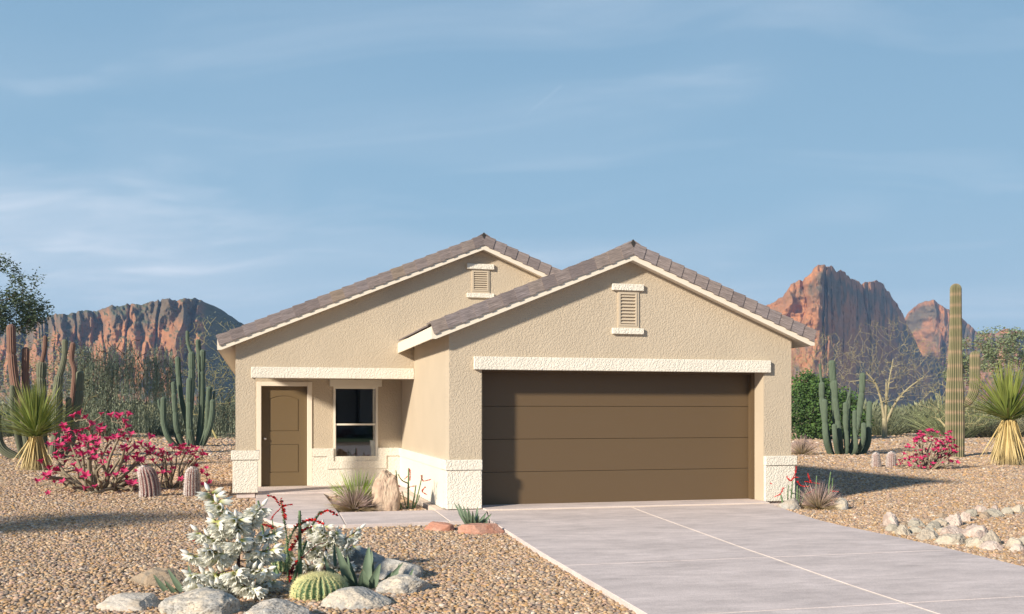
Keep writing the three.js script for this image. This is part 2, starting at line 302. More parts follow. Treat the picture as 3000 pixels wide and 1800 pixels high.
// roofs
const roof = new THREE.Group(); roof.name = 'roof'; house.add(roof);
const THICK = 0.19, cosP = 1 / Math.hypot(1, PITCH), sinP = PITCH * cosP;
{
  const deck = (x0, x1, under, z0, z1) => poly([[x0, under(x0)], [x1, under(x1)], [x1, under(x1) + THICK], [x0, under(x0) + THICK]], z0, z1);
  obj('roof_deck', deck(-0.76, PEAKM, underM, ZB - 0.2, ZL + 0.2), M.fascia, roof);
  obj('roof_deck', deck(PEAKM, PEAKG, underM, ZB - 0.2, ZL + 0.2), M.fascia, roof);
  obj('roof_deck', deck(PEAKG, 9.51, underG, ZB - 0.2, ZG + 0.2), M.fascia, roof);
  obj('roof_deck', deck(2.69, PEAKG, underG, ZL - 0.1, ZG + 0.2), M.fascia, roof);
  const rk = (xe, xp, x2, y2b, z) => { const b = EAVE - 0.006, t = EAVE + THICK + 0.004; return poly([[xe - 0.028, b], [xe + 0.045, b], [xp, b + (xp - xe - 0.045) * PITCH], [x2, y2b], [x2, y2b + (t - b) + 0.02], [xp, t + (xp - xe + 0.028) * PITCH], [xe - 0.028, t]], z, z + 0.03); };
  const bG = EAVE - 0.006, tG = EAVE + THICK + 0.004;
  obj('rake_board', poly([[2.662, bG], [2.735, bG], [PEAKG, bG + (PEAKG - 2.735) * PITCH], [9.465, bG], [9.538, bG], [9.538, tG], [PEAKG, tG + (PEAKG - 2.662) * PITCH], [2.662, tG]], ZG + 0.2005, ZG + 0.23), M.fascia, roof);
  obj('rake_board', rk(-0.76, PEAKM, 5.95, bG + (PEAKM + 0.715) * PITCH - (5.95 - PEAKM) * PITCH, ZL + 0.2005), M.fascia, roof);
  obj('eave_board', box(2.664, 2.6895, EAVE - 0.005, EAVE + THICK + 0.003, ZL + 0.001, ZG + 0.2), M.fascia, roof);
  obj('eave_board', box(9.5105, 9.536, EAVE - 0.005, EAVE + THICK + 0.003, ZB - 0.2, ZG + 0.2), M.fascia, roof);
  obj('eave_board', box(-0.786, -0.7605, EAVE - 0.005, EAVE + THICK + 0.003, ZB - 0.2, ZL + 0.2), M.fascia, roof);
}
// L-shaped tiles down each rake: a flap over the board and a plate on the deck
function rakeTiles(xe, xp, zFace, n, dir, skip = 0, seed = 1) {
  const r = rng(seed), len = Math.abs(xp - xe) / cosP / n, L = len + 0.035, variants = [];
  for (let k = 0; k < 3; k++) {
    const flap = wuv(new THREE.ExtrudeGeometry(new THREE.Shape([[0, -0.178], [0.09, -0.178], [0.09, -0.158], [L, -0.158], [L, 0.035], [0, 0.035]].map(([x, y]) => new THREE.Vector2(dir * x, y))), { depth: 0.018, bevelEnabled: false }));
    const plate = wuv(new THREE.BoxGeometry(L, 0.022, 0.30).translate(dir * L / 2, 0.019, -0.151));
    const g = merge([flap, plate]), uv = g.attributes.uv, off = r() * 5;
    for (let i = 0; i < uv.count; i++) uv.setXY(i, uv.getX(i) + off, uv.getY(i) + off * 1.7);
    variants.push(g);
  }
  for (let i = 0; i < n - skip; i++) {
    const s = i + skip, m = obj('rake_tile', variants[Math.floor(r() * 3)], M.tile[[0, 0, 1, 3, 3, 4, 2][Math.floor(r() * 7)]], roof);
    // tile i starts at its lower end, its lower end lifted over the one below
    const x = xe + dir * len * cosP * s, y = EAVE + THICK + 0.012 + len * sinP * s + 0.035;
    m.position.set(x, y, zFace + 0.012 + (r() - 0.5) * 0.003);
    m.rotation.order = 'ZYX'; m.rotation.z = dir * (Math.atan(PITCH) - 0.075); m.rotation.y = dir * 0.045;
  }
}
rakeTiles(2.645, PEAKG, ZG + 0.232, 15, 1, 0, 11);
rakeTiles(9.555, PEAKG, ZG + 0.232, 15, -1, 0, 12);
rakeTiles(-0.80, PEAKM, ZL + 0.232, 22, 1, 0, 13);
rakeTiles(9.55, PEAKM, ZL + 0.232, 22, -1, 15, 14);
// tiles of the open roof slopes
function fieldTiles(xe, xp, z0, z1, n, dir, seed, xStop = null) {
  const r = rng(seed), len = Math.abs(xp - xe) / cosP / n, g = [], W = 0.30;
  for (let i = 0; i < n; i++) for (let z = z0 + (i % 2) * W / 2; z < z1 - 0.05; z += W) {
    const x = xe + dir * len * cosP * i;
    if (xStop !== null && dir * (x - xStop) > 0) continue;
    const w = Math.min(W, z1 - z) - 0.006;
    const b = wuv(new THREE.BoxGeometry(len + 0.04, 0.024, w)); const uv = b.attributes.uv, o = r() * 7; for (let k = 0; k < uv.count; k++) uv.setXY(k, uv.getX(k) + o, uv.getY(k) + o);
    b.translate(dir * (len + 0.04) / 2, 0, w / 2).rotateZ(dir * (Math.atan(PITCH) - 0.075)).translate(x, EAVE + THICK + 0.04 + len * sinP * i, z);
    g.push(b);
  }
  obj('field_tiles', g, M.tile[Math.floor(r() * 2)], roof, 'stuff');
}
fieldTiles(2.645, PEAKG, ZL + 0.25, ZG - 0.06, 15, 1, 21);
fieldTiles(9.555, PEAKG, ZL + 0.25, ZG - 0.06, 15, -1, 22);
fieldTiles(-0.80, PEAKM, ZB - 0.2, ZL - 0.06, 22, 1, 23);
fieldTiles(9.55, PEAKM, ZB - 0.2, ZL - 0.06, 22, -1, 24);
// ridge caps
{
  const cap = (() => { const a = wuv(new THREE.BoxGeometry(0.15, 0.02, 0.42).translate(-0.07, 0, 0).rotateZ(Math.atan(PITCH) + 0.14)), b = wuv(new THREE.BoxGeometry(0.15, 0.02, 0.42).translate(0.07, 0, 0).rotateZ(-Math.atan(PITCH) - 0.14)); return merge([a, b]); })();
  const yG = EAVE + THICK + 0.03 + (PEAKG - 2.645) * PITCH + 0.07, yM = EAVE + THICK + 0.03 + (PEAKM + 0.8) * PITCH + 0.07;
  let k = 0;
  for (const [x, y, z] of [[PEAKG, yG + 0.012, ZG + 0.253], [PEAKM, yM + 0.012, ZL + 0.253]]) obj('painted_ridge_hollow', poly([[x - 0.045, y - 0.055], [x - 0.006, y - 0.125], [x + 0.03, y - 0.05], [x - 0.005, y]], z - 0.05, z + 0.012), M.dark, roof);  // dark solid paints in the shade of the hollow under the first cap
  for (let z = ZG + 0.05; z > ZL - 0.3; z -= 0.38) { const m = obj('ridge_tile', cap, M.tile[k++ % 5], roof); m.position.set(PEAKG, yG, z); m.rotation.x = 0.03; }
  for (let z = ZL + 0.05; z > ZB - 0.1; z -= 0.38) { const m = obj('ridge_tile', cap, M.tile[k++ % 5], roof); m.position.set(PEAKM, yM, z); m.rotation.x = 0.03; }
}

// ---------- paving ----------
function slabs(name, list, mats) {
  const g = new THREE.Group(); g.name = name; g.userData.kind = 'structure'; scene.add(g);
  for (const [pts, y, mat] of list) {                // outline in x, z seen from above
    const s = new THREE.Shape(pts.map(([x, z]) => new THREE.Vector2(x, -z)));
    const geo = new THREE.ExtrudeGeometry(s, { depth: y + 0.06 - 0.006, bevelEnabled: true, bevelThickness: 0.006, bevelSize: 0.006, bevelOffset: -0.006, bevelSegments: 1 }).rotateX(-Math.PI / 2).translate(0, -0.06, 0);
    obj(mat === M.joint ? 'joint' : mat === M.slabEdge ? 'kerb' : 'slab', wuv(geo), mat, g);
  }
  return g;
}
let driveX;
{
  // driveway: outline narrows towards the street; cut by one long and three cross joints, kerb strips along the edges
  const left = [[3.57, -15.57], [3.30, -14.25], [3.22, -12.6], [3.12, -10.9], [3.04, -8.7], [2.97, -7.0], [2.85, -4], [2.75, -1], [2.6, 4]];
  const right = [[8.63, -15.57], [8.25, -14.1], [7.97, -12.7], [7.95, -11.3], [7.84, -9.86], [7.69, -8.6], [7.55, -7], [7.3, -4], [7.1, -1], [6.9, 4]];
  const mid = [[6.05, -15.57], [5.92, -14.5], [5.52, -10.6], [5.46, -9.87], [5.31, -8.24], [5.24, -7.0], [5.1, -4], [5.0, -1], [4.9, 4]];
  const at = (l, z) => { for (let i = 0; i < l.length - 1; i++) if (z <= l[i + 1][1]) { const t = (z - l[i][1]) / (l[i + 1][1] - l[i][1]); return lerp(l[i][0], l[i + 1][0], clamp(t)); } return l[l.length - 1][0]; };
  driveX = (z) => [at(left, z), at(right, z)];
  const zs = [-15.57, -9.87, -7.23, -3.4, 0.4, 4], list = [];
  const quad = (a, b, z0, z1, e0, e1) => { const o = []; const n = Math.max(2, Math.ceil((z1 - z0) / 0.7)); for (let i = 0; i <= n; i++) { const z = lerp(z0, z1, i / n); o.push([at(a, z) + e0, z]); } for (let i = n; i >= 0; i--) { const z = lerp(z0, z1, i / n); o.push([at(b, z) + e1, z]); } return o; };
  for (let i = 0; i < zs.length - 1; i++) {
    const z0 = zs[i] + (i ? 0.0056 : 0), z1 = zs[i + 1] - 0.0056;
    list.push([quad(left, mid, z0, z1, 0, -0.014), 0.052, M.concrete], [quad(mid, right, z0, z1, 0.014, 0), 0.052, M.concrete]);
    if (i < 4) list.push([quad(left, right, zs[i + 1] - 0.0055, zs[i + 1] + 0.0055, 0, 0), 0.049, M.joint]);
  }
  list.push([quad(mid, mid, -15.57, 4, -0.0138, 0.0138), 0.0485, M.joint]);
  slabs('driveway', list);
  // garage apron, porch and walk
  slabs('garage_apron', [[[[3.545, -16.4], [8.655, -16.4], [8.655, -15.8], [8.62, -15.585], [3.55, -15.585], [3.545, -15.8]], 0.076, M.concrete], [[[3.552, -15.584], [8.62, -15.584], [8.62, -15.574], [3.552, -15.574]], 0.07, M.slabEdge]]);
  slabs('porch_floor', [[[[-0.43, -21.448], [2.938, -21.448], [2.938, -19.77], [-0.085, -19.77], [-0.085, -20.05], [-0.43, -20.05]], 0.075, M.concrete]]);
  const bedZ = -15.955, frontZ = -14.2;
  const w1 = [[-0.082, -19.762], [1.207, -19.762], [1.207, bedZ], [1.172, frontZ]]; for (let k = 0; k <= 14; k++) { const a = k / 14; w1.push([lerp(1.14, -0.02, a), frontZ - 0.02 - 0.3 * a * a - 1.5 * Math.pow(a, 7)]); }
  w1.push([-0.08, -16.4]);
  slabs('walkway', [[w1, 0.052, M.concrete], [[[1.224, bedZ], [2.735, bedZ], [2.675, frontZ - 0.05], [1.189, frontZ]], 0.052, M.concrete], [[[2.762, bedZ], [3.535, bedZ], [3.555, -15.6], [3.292, -14.26], [2.70, frontZ - 0.05]], 0.054, M.concrete],
    [[[1.2075, bedZ - 0.02], [1.2235, bedZ - 0.02], [1.1885, frontZ], [1.1725, frontZ]], 0.046, M.joint], [[[2.7355, bedZ], [2.7615, bedZ], [2.6995, frontZ - 0.05], [2.6755, frontZ - 0.05]], 0.046, M.joint], [[[1.225, -19.768], [2.938, -19.768], [2.938, -19.7], [1.225, -19.7]], 0.05, M.slabEdge], [[[2.78, -19.69], [2.938, -19.69], [2.938, -15.97], [2.80, -15.97]], 0.048, M.slabEdge]]);
}
// gravel: a sheet to the horizon and loose stones on it where the picture shows them one by one
function groundY(x, z) { const d = Math.hypot(x, z); return d < 24 ? 0 : (fbm2(x * 0.02 + 9, z * 0.02 + 4, 3) - 0.5) * 1.2 * sstep(80, 300, d) + (fbm2(x * 0.3, z * 0.3, 3) - 0.5) * 0.08 * sstep(24, 40, d); }
const CX = Math.cos(TURN), SX = Math.sin(TURN);
const toCam = (x, z) => [x * CX + z * SX, x * SX - z * CX];       // right, forward
const pebblePalette = [[0.52, 0.355, 0.215], [0.45, 0.285, 0.155], [0.56, 0.42, 0.285], [0.38, 0.26, 0.18], [0.49, 0.325, 0.235], [0.32, 0.25, 0.21], [0.58, 0.48, 0.39], [0.50, 0.30, 0.135], [0.27, 0.2, 0.16]];
{
  const N = 40, r = rng(5), px = [], py = [], pc = [];
  for (let j = 0; j < N; j++) for (let i = 0; i < N; i++) { px.push((i + 0.15 + 0.7 * r()) / N); py.push((j + 0.15 + 0.7 * r()) / N); pc.push([pebblePalette[Math.floor(r() * 9)], 0.8 + 0.4 * r()]); }
  const S = 1024, colr = new Uint8Array(S * S * 4), bmp = new Uint8Array(S * S * 4), enc = (x) => 255 * Math.pow(clamp(x), 1 / 2.2);
  for (let j = 0; j < S; j++) for (let i = 0; i < S; i++) {
    const u = i / S, v = j / S, ci = Math.floor(u * N), cj = Math.floor(v * N); let d1 = 9, d2 = 9, best = 0;
    for (let b = -1; b <= 1; b++) for (let a = -1; a <= 1; a++) {
      const q = ((cj + b + N) % N) * N + (ci + a + N) % N; let dx = Math.abs(px[q] - u), dy = Math.abs(py[q] - v); if (dx > 0.5) dx = 1 - dx; if (dy > 0.5) dy = 1 - dy;
      const d = Math.hypot(dx, dy) * N; if (d < d1) { d2 = d1; d1 = d; best = q; } else if (d < d2) d2 = d;
    }
    const e = sstep(0, 0.5, d2 - d1), o = (j * S + i) * 4, k = pc[best][1] * (0.9 + 0.2 * vn2(u * 256, v * 256, 256)), cc = pc[best][0];
    for (let q = 0; q < 3; q++) colr[o + q] = enc(cc[q] * k * 0.86); colr[o + 3] = bmp[o + 3] = 255;
    bmp[o] = bmp[o + 1] = bmp[o + 2] = 255 * e * (0.6 + 0.4 * TAB[best]);
  }
  const mk = (d, srgb) => { const t = new THREE.DataTexture(d, S, S); t.wrapS = t.wrapT = THREE.RepeatWrapping; t.magFilter = THREE.LinearFilter; t.minFilter = THREE.LinearMipmapLinearFilter; t.generateMipmaps = true; if (srgb) t.colorSpace = THREE.SRGBColorSpace; t.repeat.set(1 / 1.5, 1 / 1.5); t.needsUpdate = true; return t; };
  M.gravel = std({ map: mk(colr, true), bumpMap: mk(bmp, false), bumpScale: 0.02, roughness: 1 });
  M.pebble = std({ roughness: 0.85 });
  // sheet: gently uneven beyond the yard
  const g = new THREE.PlaneGeometry(1, 1, 220, 220), p = g.attributes.position, uv = g.attributes.uv;
  for (let i = 0; i < p.count; i++) {
    const a = p.getX(i) * 2, b = p.getY(i) * 2, w = (t) => Math.sign(t) * (Math.abs(t) * 40 + Math.pow(Math.abs(t), 5) * 4000);
    const x = 8 + w(a), z = -20 - w(b);
    p.setXYZ(i, x, groundY(x, z) - 0.03, z); uv.setXY(i, x, z);
  }
  g.computeVertexNormals();
  struct('gravel_ground', g, Object.assign(M.gravel, { side: THREE.DoubleSide }));
}

function gravelStones(avoid) {
  const shapes = [], r = rng(91);
  for (let k = 0; k < 6; k++) {
    const g = ico(1), p = g.attributes.position, s = [0.75 + 0.5 * r(), 0.55 + 0.25 * r(), 0.8 + 0.5 * r()];
    for (let i = 0; i < p.count; i++) { const x = p.getX(i), y = p.getY(i), z = p.getZ(i), d = 0.78 + 0.5 * fbm3(x * 1.3 + k * 9, y * 1.3 + 3, z * 1.3 + 50, 2); p.setXYZ(i, x * s[0] * d, y * s[1] * d, z * s[2] * d); }
    g.computeVertexNormals(); shapes.push(g);
  }
  const spots = shapes.map(() => []);
  const blocked = (x, z) => {
    if (z < -15.5 && x > 2.7 && x < 9.35 && z > -33.5) return true;
    if (z < -19.5 && x > -0.62 && x < 9.5 && z > -33.5) return true;
    if (z > -16.5) { const [a, b] = driveX(Math.max(z, -15.57)); if (x > a + 0.0 && x < b - 0.0 && z > -15.6) return true; }
    if (x > -0.09 && x < 3.4 && z < -14.18 && z > -19.8) {
      if (x > 1.215 && x < 2.79 && z < -15.96 && z > -19.69) return false;
      if (x < 1.2) { const a = clamp((1.14 - x) / 1.16); if (z > -14.22 - 0.3 * a * a - 1.5 * Math.pow(a, 7) + 0.01) return false; }
      else if (x > 2.6 && x > 3.29) return true;
      return true;
    }
    return false;
  };
  const bands = [[6.6, 12.5, 0.0285, 0.0178], [12.5, 17, 0.032, 0.019], [17, 24, 0.041, 0.0225], [24, 34, 0.06, 0.031], [34, 48, 0.092, 0.046], [48, 76, 0.15, 0.072]];
  let total = 0;
  for (const [d0, d1, sp, rad] of bands) for (let f = d0; f < d1; f += sp * 0.92) for (let q = -0.64 * f - 1.2; q < 0.60 * f + 1.2; q += sp) {
    const rr = q + (r() - 0.5) * sp * 0.9, ff = f + (r() - 0.5) * sp * 0.9, x = rr * CX + ff * SX, z = rr * SX - ff * CX;
    if (blocked(x, z)) continue;
    let hit = false; for (const [ax, az, ar] of avoid) { const dx = x - ax, dz = z - az; if (dx * dx + dz * dz < ar * ar) { hit = true; break; } }
    if (hit) continue;
    const size = rad * (0.62 + 0.75 * r() * r() + 0.25 * r()); total++;
    spots[Math.floor(r() * 6)].push([x, groundY(x, z) - 0.018 + size * (0.3 + 0.75 * r()), z, size]);
  }
  const holder = new THREE.Group(); holder.name = 'gravel'; holder.userData = { kind: 'stuff', label: 'loose tan and brown gravel covering the desert front yard', category: 'gravel' }; scene.add(holder);
  const m4 = new THREE.Matrix4(), q4 = new THREE.Quaternion(), e = new THREE.Euler(), c = new THREE.Color();
  shapes.forEach((g, k) => {
    const im = new THREE.InstancedMesh(g, M.pebble, spots[k].length); im.name = 'pebbles'; im.userData.kind = 'stuff'; im.castShadow = im.receiveShadow = true;
    spots[k].forEach(([x, y, z, s], i) => {
      e.set((r() - 0.5) * 1.1, r() * 6.3, (r() - 0.5) * 1.1); q4.setFromEuler(e); m4.compose(V3(x, y, z), q4, V3(s, s, s)); im.setMatrixAt(i, m4);
      const w = r(), p = pebblePalette[w < 0.2 ? 0 : w < 0.34 ? 1 : w < 0.5 ? 2 : w < 0.6 ? 3 : w < 0.74 ? 4 : w < 0.82 ? 5 : w < 0.88 ? 6 : w < 0.95 ? 7 : 8], b = 0.62 + 0.42 * r(); c.setRGB(p[0] * b, p[1] * b, p[2] * b); im.setColorAt(i, c);
    });
    holder.add(im);
  });
  console.log('pebbles', total);
}
// ---------- builders for plants and rocks ----------
const avoid = [];
const FACE = -TURN;                                  // local x to the right of the picture, local z towards the viewer
const gp = (x, z, dy = 0) => [x, groundY(x, z) + dy, z];
class Buf {
  constructor() { this.p = []; this.c = []; this.i = []; }
  get n() { return this.p.length / 3; }
  v(x, y, z, c) { this.p.push(x, y, z); this.c.push(c[0], c[1], c[2]); return this.n - 1; }
  blade(o, d, len, w, droop, n, c0, c1, { fold = 0.25, power = 0.8, roll = 0, mid = 0 } = {}) {   // a tapering blade, folded along its length
    const up = Math.abs(d.y) > 0.97 ? V3(Math.cos(roll), 0, Math.sin(roll)) : V3(0, 1, 0), side = V3().crossVectors(d, up).normalize(), nr = V3().crossVectors(side, d).normalize();
    if (roll) { side.applyAxisAngle(d, roll); nr.applyAxisAngle(d, roll); }
    let last = null;
    for (let k = 0; k <= n; k++) {
      const t = k / n, c = mix3(c0, c1, t), ww = w * Math.pow(1 - t, power) * (mid ? sstep(-0.15, mid, t) : 1) / 2, x = o.x + d.x * len * t, y = o.y + d.y * len * t - droop * len * t * t, z = o.z + d.z * len * t;
      const a = this.v(x + side.x * ww, y + side.y * ww, z + side.z * ww, c), m = this.v(x - nr.x * ww * fold, y - nr.y * ww * fold, z - nr.z * ww * fold, c), b = this.v(x - side.x * ww, y - side.y * ww, z - side.z * ww, c);
      if (last) this.i.push(last[0], last[1], a, last[1], m, a, last[1], last[2], m, last[2], b, m);
      last = [a, m, b];
    }
  }
  leaf(x, y, z, d, s, len, w, c) {                   // one small pointed leaf; d along it, s across it
    const h = len * 0.45, a = this.v(x, y, z, c), b = this.v(x + d.x * h + s.x * w, y + d.y * h + s.y * w, z + d.z * h + s.z * w, c), e = this.v(x + d.x * len, y + d.y * len, z + d.z * len, c), f = this.v(x + d.x * h - s.x * w, y + d.y * h - s.y * w, z + d.z * h - s.z * w, c);
    this.i.push(a, b, e, a, e, f);
  }
  spike(o, d, len, w, c) {                           // a three-sided needle
    const s = V3(d.y, d.z, d.x).cross(d).normalize(), t = V3().crossVectors(d, s), e = this.v(o.x + d.x * len, o.y + d.y * len, o.z + d.z * len, c), q = [];
    for (let k = 0; k < 3; k++) { const a = k * 2.094, u = Math.cos(a) * w, v = Math.sin(a) * w; q.push(this.v(o.x + s.x * u + t.x * v, o.y + s.y * u + t.y * v, o.z + s.z * u + t.z * v, c)); }
    this.i.push(q[0], q[1], e, q[1], q[2], e, q[2], q[0], e);
  }
  geo() { const g = new THREE.BufferGeometry(); g.setAttribute('position', new THREE.Float32BufferAttribute(this.p, 3)); g.setAttribute('color', new THREE.Float32BufferAttribute(this.c, 3)); g.setIndex(this.i); g.computeVertexNormals(); return g; }
}
M.plant = std({ vertexColors: true, roughness: 0.7, side: THREE.DoubleSide });
M.leafy = new THREE.MeshPhysicalMaterial({ vertexColors: true, roughness: 0.8, side: THREE.DoubleSide, transmission: 0.25, thickness: 0 });
M.petal = new THREE.MeshPhysicalMaterial({ vertexColors: true, roughness: 0.75, side: THREE.DoubleSide, transmission: 0.3, thickness: 0 });
M.cactus = std({ vertexColors: true, roughness: 0.8 });
M.rock = std({ vertexColors: true, roughness: 0.92, bumpMap: rockBump, bumpScale: 0.006 });
M.wood = std({ vertexColors: true, roughness: 0.85 });

// a ribbed cactus stem through points, domed at its tip, pinched at given heights
function stemGeo(list, radii, notch, { ribs = 13, n = 52, depth = 0.2, base, crest, tipTint = null, seed = 1, band = 0 }) {
  const cv = new THREE.CatmullRomCurve3(list), L = cv.getLength(), ts = [], N = Math.max(18, Math.min(64, Math.round(L / 0.06))), R = radii[radii.length - 1];
  for (let i = 0; i <= N; i++) { const s = i / N; if (s * L < L - R * 0.95) ts.push(s); }
  for (const e of [0.9, 0.72, 0.55, 0.38, 0.24, 0.12, 0.04, 0]) ts.push(1 - Math.min(0.9, e * R / L));
  const pts = [], rad = [];
  for (const t of ts) {
    const p = cv.getPointAt(Math.min(1, t)), e = (1 - t) * L, f = t * (radii.length - 1), k = Math.min(radii.length - 2, Math.floor(f));
    let r = radii.length > 1 ? lerp(radii[k], radii[k + 1], f - k) : radii[0];
    if (e < R) r *= Math.max(0.03, Math.sqrt(1 - Math.pow(1 - e / R, 2)));
    for (const c of notch) r *= 1 - 0.26 * Math.exp(-Math.pow((p.y - c) / 0.035, 2));
    r *= 1 + 0.05 * (vn2(p.y * 1.7 + seed * 9, seed * 3.3) - 0.5);
    pts.push(p); rad.push(r);
  }
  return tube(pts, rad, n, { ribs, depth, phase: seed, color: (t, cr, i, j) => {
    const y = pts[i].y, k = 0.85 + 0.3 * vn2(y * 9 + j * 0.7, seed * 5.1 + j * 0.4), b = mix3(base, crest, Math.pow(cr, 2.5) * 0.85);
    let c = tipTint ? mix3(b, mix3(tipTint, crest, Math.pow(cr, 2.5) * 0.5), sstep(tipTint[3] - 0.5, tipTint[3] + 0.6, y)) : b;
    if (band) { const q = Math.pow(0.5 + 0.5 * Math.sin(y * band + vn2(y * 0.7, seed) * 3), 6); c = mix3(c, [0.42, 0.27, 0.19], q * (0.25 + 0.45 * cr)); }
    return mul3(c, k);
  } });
}
function clusterCactus(name, label, [x, z], stems, look, group, turn = FACE, scale = 1) {
  const t = thing(name, label, 'cactus', gp(x, z, -0.03), turn, group);
  stems.forEach(([pts, rad, dz, notch], i) => {
    const list = pts.map(([a, b], k) => V3(a * scale, b * scale, dz * scale * (k || b > 0.3 ? 1 : 0.5)));
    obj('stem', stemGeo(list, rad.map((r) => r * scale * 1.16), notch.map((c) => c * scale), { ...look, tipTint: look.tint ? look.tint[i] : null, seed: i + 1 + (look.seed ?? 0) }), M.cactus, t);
  });
  return t;
}
// branches that reach for given points: every new branch leaves the nearest older one
function grow(targets, { roots, limbs = [], wiggle = 0.1, r0 = 0.05, decay = 0.8, rMin = 0.006, penalty = 0.25, below = 0.6, tip = 0.4, seg = 6, seed = 1, upEnd = 0.3, lead = 0.35 }) {
  const r = rng(seed), nodes = roots.map((p) => ({ p, r: r0, len: 0, d: V3(0, 1, 0) })), out = [];
  for (const [list, ra, rb] of limbs) {
    const pts = curve(list.map((p) => (p.isVector3 ? p : V3(...p))), 10), rad = pts.map((_, k) => lerp(ra, rb, k / 10)); let len = 0;
    pts.forEach((p, k) => { if (k) { len += p.distanceTo(pts[k - 1]); nodes.push({ p, r: rad[k], len: len * 0.4, d: p.clone().sub(pts[k - 1]).normalize() }); } });
    out.push({ pts, rad, end: pts[10], dir: nodes[nodes.length - 1].d, limb: true });
  }
  for (const T of targets) {
    let best = null, cost = 1e9;
    for (const n of nodes) { const dx = T.x - n.p.x, dy = T.y - n.p.y, dz = T.z - n.p.z, c = Math.hypot(dx, dy, dz) * (dy < 0 ? 1 + below : 1) + n.len * penalty; if (c < cost) { cost = c; best = n; } }
    const D = T.distanceTo(best.p); if (D < 0.02) continue;
    const c1 = best.p.clone().addScaledVector(best.d, D * lead), c2 = T.clone().add(V3((r() - 0.5) * wiggle * D, -D * upEnd + (r() - 0.5) * wiggle * D, (r() - 0.5) * wiggle * D)), cv = new THREE.CubicBezierCurve3(best.p, c1, c2, T);
    const rs = Math.max(rMin, best.r * decay), pts = cv.getPoints(seg), rad = [];
    for (let k = 0; k <= seg; k++) {
      if (k && k < seg) pts[k].add(V3((r() - 0.5), (r() - 0.5), (r() - 0.5)).multiplyScalar(wiggle * D * 0.22));
      rad.push(lerp(rs, Math.max(rMin, rs * tip), k / seg));
      if (k) nodes.push({ p: pts[k], r: rad[k], len: best.len + D * k / seg, d: pts[k].clone().sub(pts[k - 1]).normalize() });
    }
    out.push({ pts, rad, end: T, dir: nodes[nodes.length - 1].d });
  }
  return out;
}
const woodGeo = (branches, sides, c, seed = 3) => merge(branches.map((b, i) => tube(b.pts, b.rad, sides, { color: (t, cr, k, j) => mul3(c, 0.75 + 0.5 * vn2(k * 1.3 + i * 7.7, j * 1.9 + seed)) })));

// flower of the pink shrub: a funnel with five lobes
const trumpet = [0, 1, 2].map((s) => {
  const b = new Buf(), r = rng(40 + s), n = 20, c = b.v(0, 0.1, 0, [0.30, 0.01, 0.07]);
  const ring = (rad, y, lobe, col) => { const o = []; for (let k = 0; k < n; k++) { const a = k / n * Math.PI * 2, q = Math.cos(a * 5), R = rad * (1 + lobe * q); o.push(b.v(Math.cos(a) * R, y + lobe * 0.25 * q + (r() - 0.5) * 0.06 * lobe, Math.sin(a) * R, mul3(col, 0.85 + 0.3 * r()))); } return o; };
  const r0 = ring(0.12, 0.0, 0, [0.42, 0.2, 0.15]), r1 = ring(0.2, 0.4, 0.05, [0.46, 0.008, 0.10]), r2 = ring(0.52, 0.78, 0.16, [0.52, 0.005, 0.105]), r3 = ring(0.86, 0.92, 0.36, [0.56, 0.006, 0.125]);
  for (let k = 0; k < n; k++) { const m = (k + 1) % n; b.i.push(c, r0[m], r0[k]); for (const [u, w] of [[r0, r1], [r1, r2], [r2, r3]]) b.i.push(u[k], u[m], w[k], u[m], w[m], w[k]); }
  return b.geo();
});
function pinkShrub(label, [x, z], w, h, count, size, seed, lean = 0) {
  const t = thing('desert_rose', label, 'flowering shrub', gp(x, z, -0.02), FACE, 'pink flowering shrubs'), r = rng(seed), T = [], limbs = [], k = h / 1.6;
  const dome = (a, s, e) => V3(Math.cos(a) * s * w / 2 * Math.sqrt(1 - Math.pow(e, 2.2) * 0.8) + lean * e, h * e, Math.sin(a) * s * w * 0.36 * Math.sqrt(1 - e * e * 0.8));
  for (let i = 0; i < 24; i++) {
    const a = i * 2.399 + r() * 0.5, e = 0.12 + 0.72 * Math.pow(r(), 0.8), end = dome(a, 0.85 - 0.5 * e * r(), e), o = V3(Math.cos(a) * w * 0.1 * r(), 0, Math.sin(a) * w * 0.08 * r()), m1 = o.clone().lerp(end, 0.33), m2 = o.clone().lerp(end, 0.68);
    m1.y *= 0.55; for (const m of [m1, m2]) m.add(V3((r() - 0.5) * 0.22 * k, (r() - 0.3) * 0.12 * k, (r() - 0.5) * 0.18 * k)); m1.y = Math.max(0.03, m1.y);
    limbs.push([[o, m1, m2, end], 0.046 * k, 0.021 * k]);
  }
  for (let i = 0; i < count; i++) { const e = 0.05 + 0.95 * Math.pow(r(), 0.9); T.push(dome(r() * 6.283, 0.35 + 0.68 * Math.sqrt(r()), Math.min(0.99, e))); }
  T.sort((p, q) => p.length() - q.length());
  const br = grow(T, { roots: [V3(0, 0, 0)], limbs, wiggle: 0.6, r0: 0.03 * k, decay: 0.85, rMin: 0.012 * k, penalty: 0.02, below: 1.6, tip: 0.8, seg: 6, seed, upEnd: 0.5 });
  obj('branches', woodGeo(br, 6, [0.225, 0.185, 0.125], seed), M.wood, t);
  for (const b of br) {
    const d = b.dir.clone().multiplyScalar(0.6).add(V3((r() - 0.5) * 0.8, 0.5, 0.25 + (r() - 0.5) * 0.6)).normalize();
    const m = obj('flower', trumpet[Math.floor(r() * 3)], M.petal, t); m.position.copy(b.end).addScaledVector(d, -0.005); m.quaternion.setFromUnitVectors(V3(0, 1, 0), d); m.scale.setScalar(size * (0.75 + 0.45 * r()));
  }
  avoid.push([x, z, 0.1]);
  return t;
}
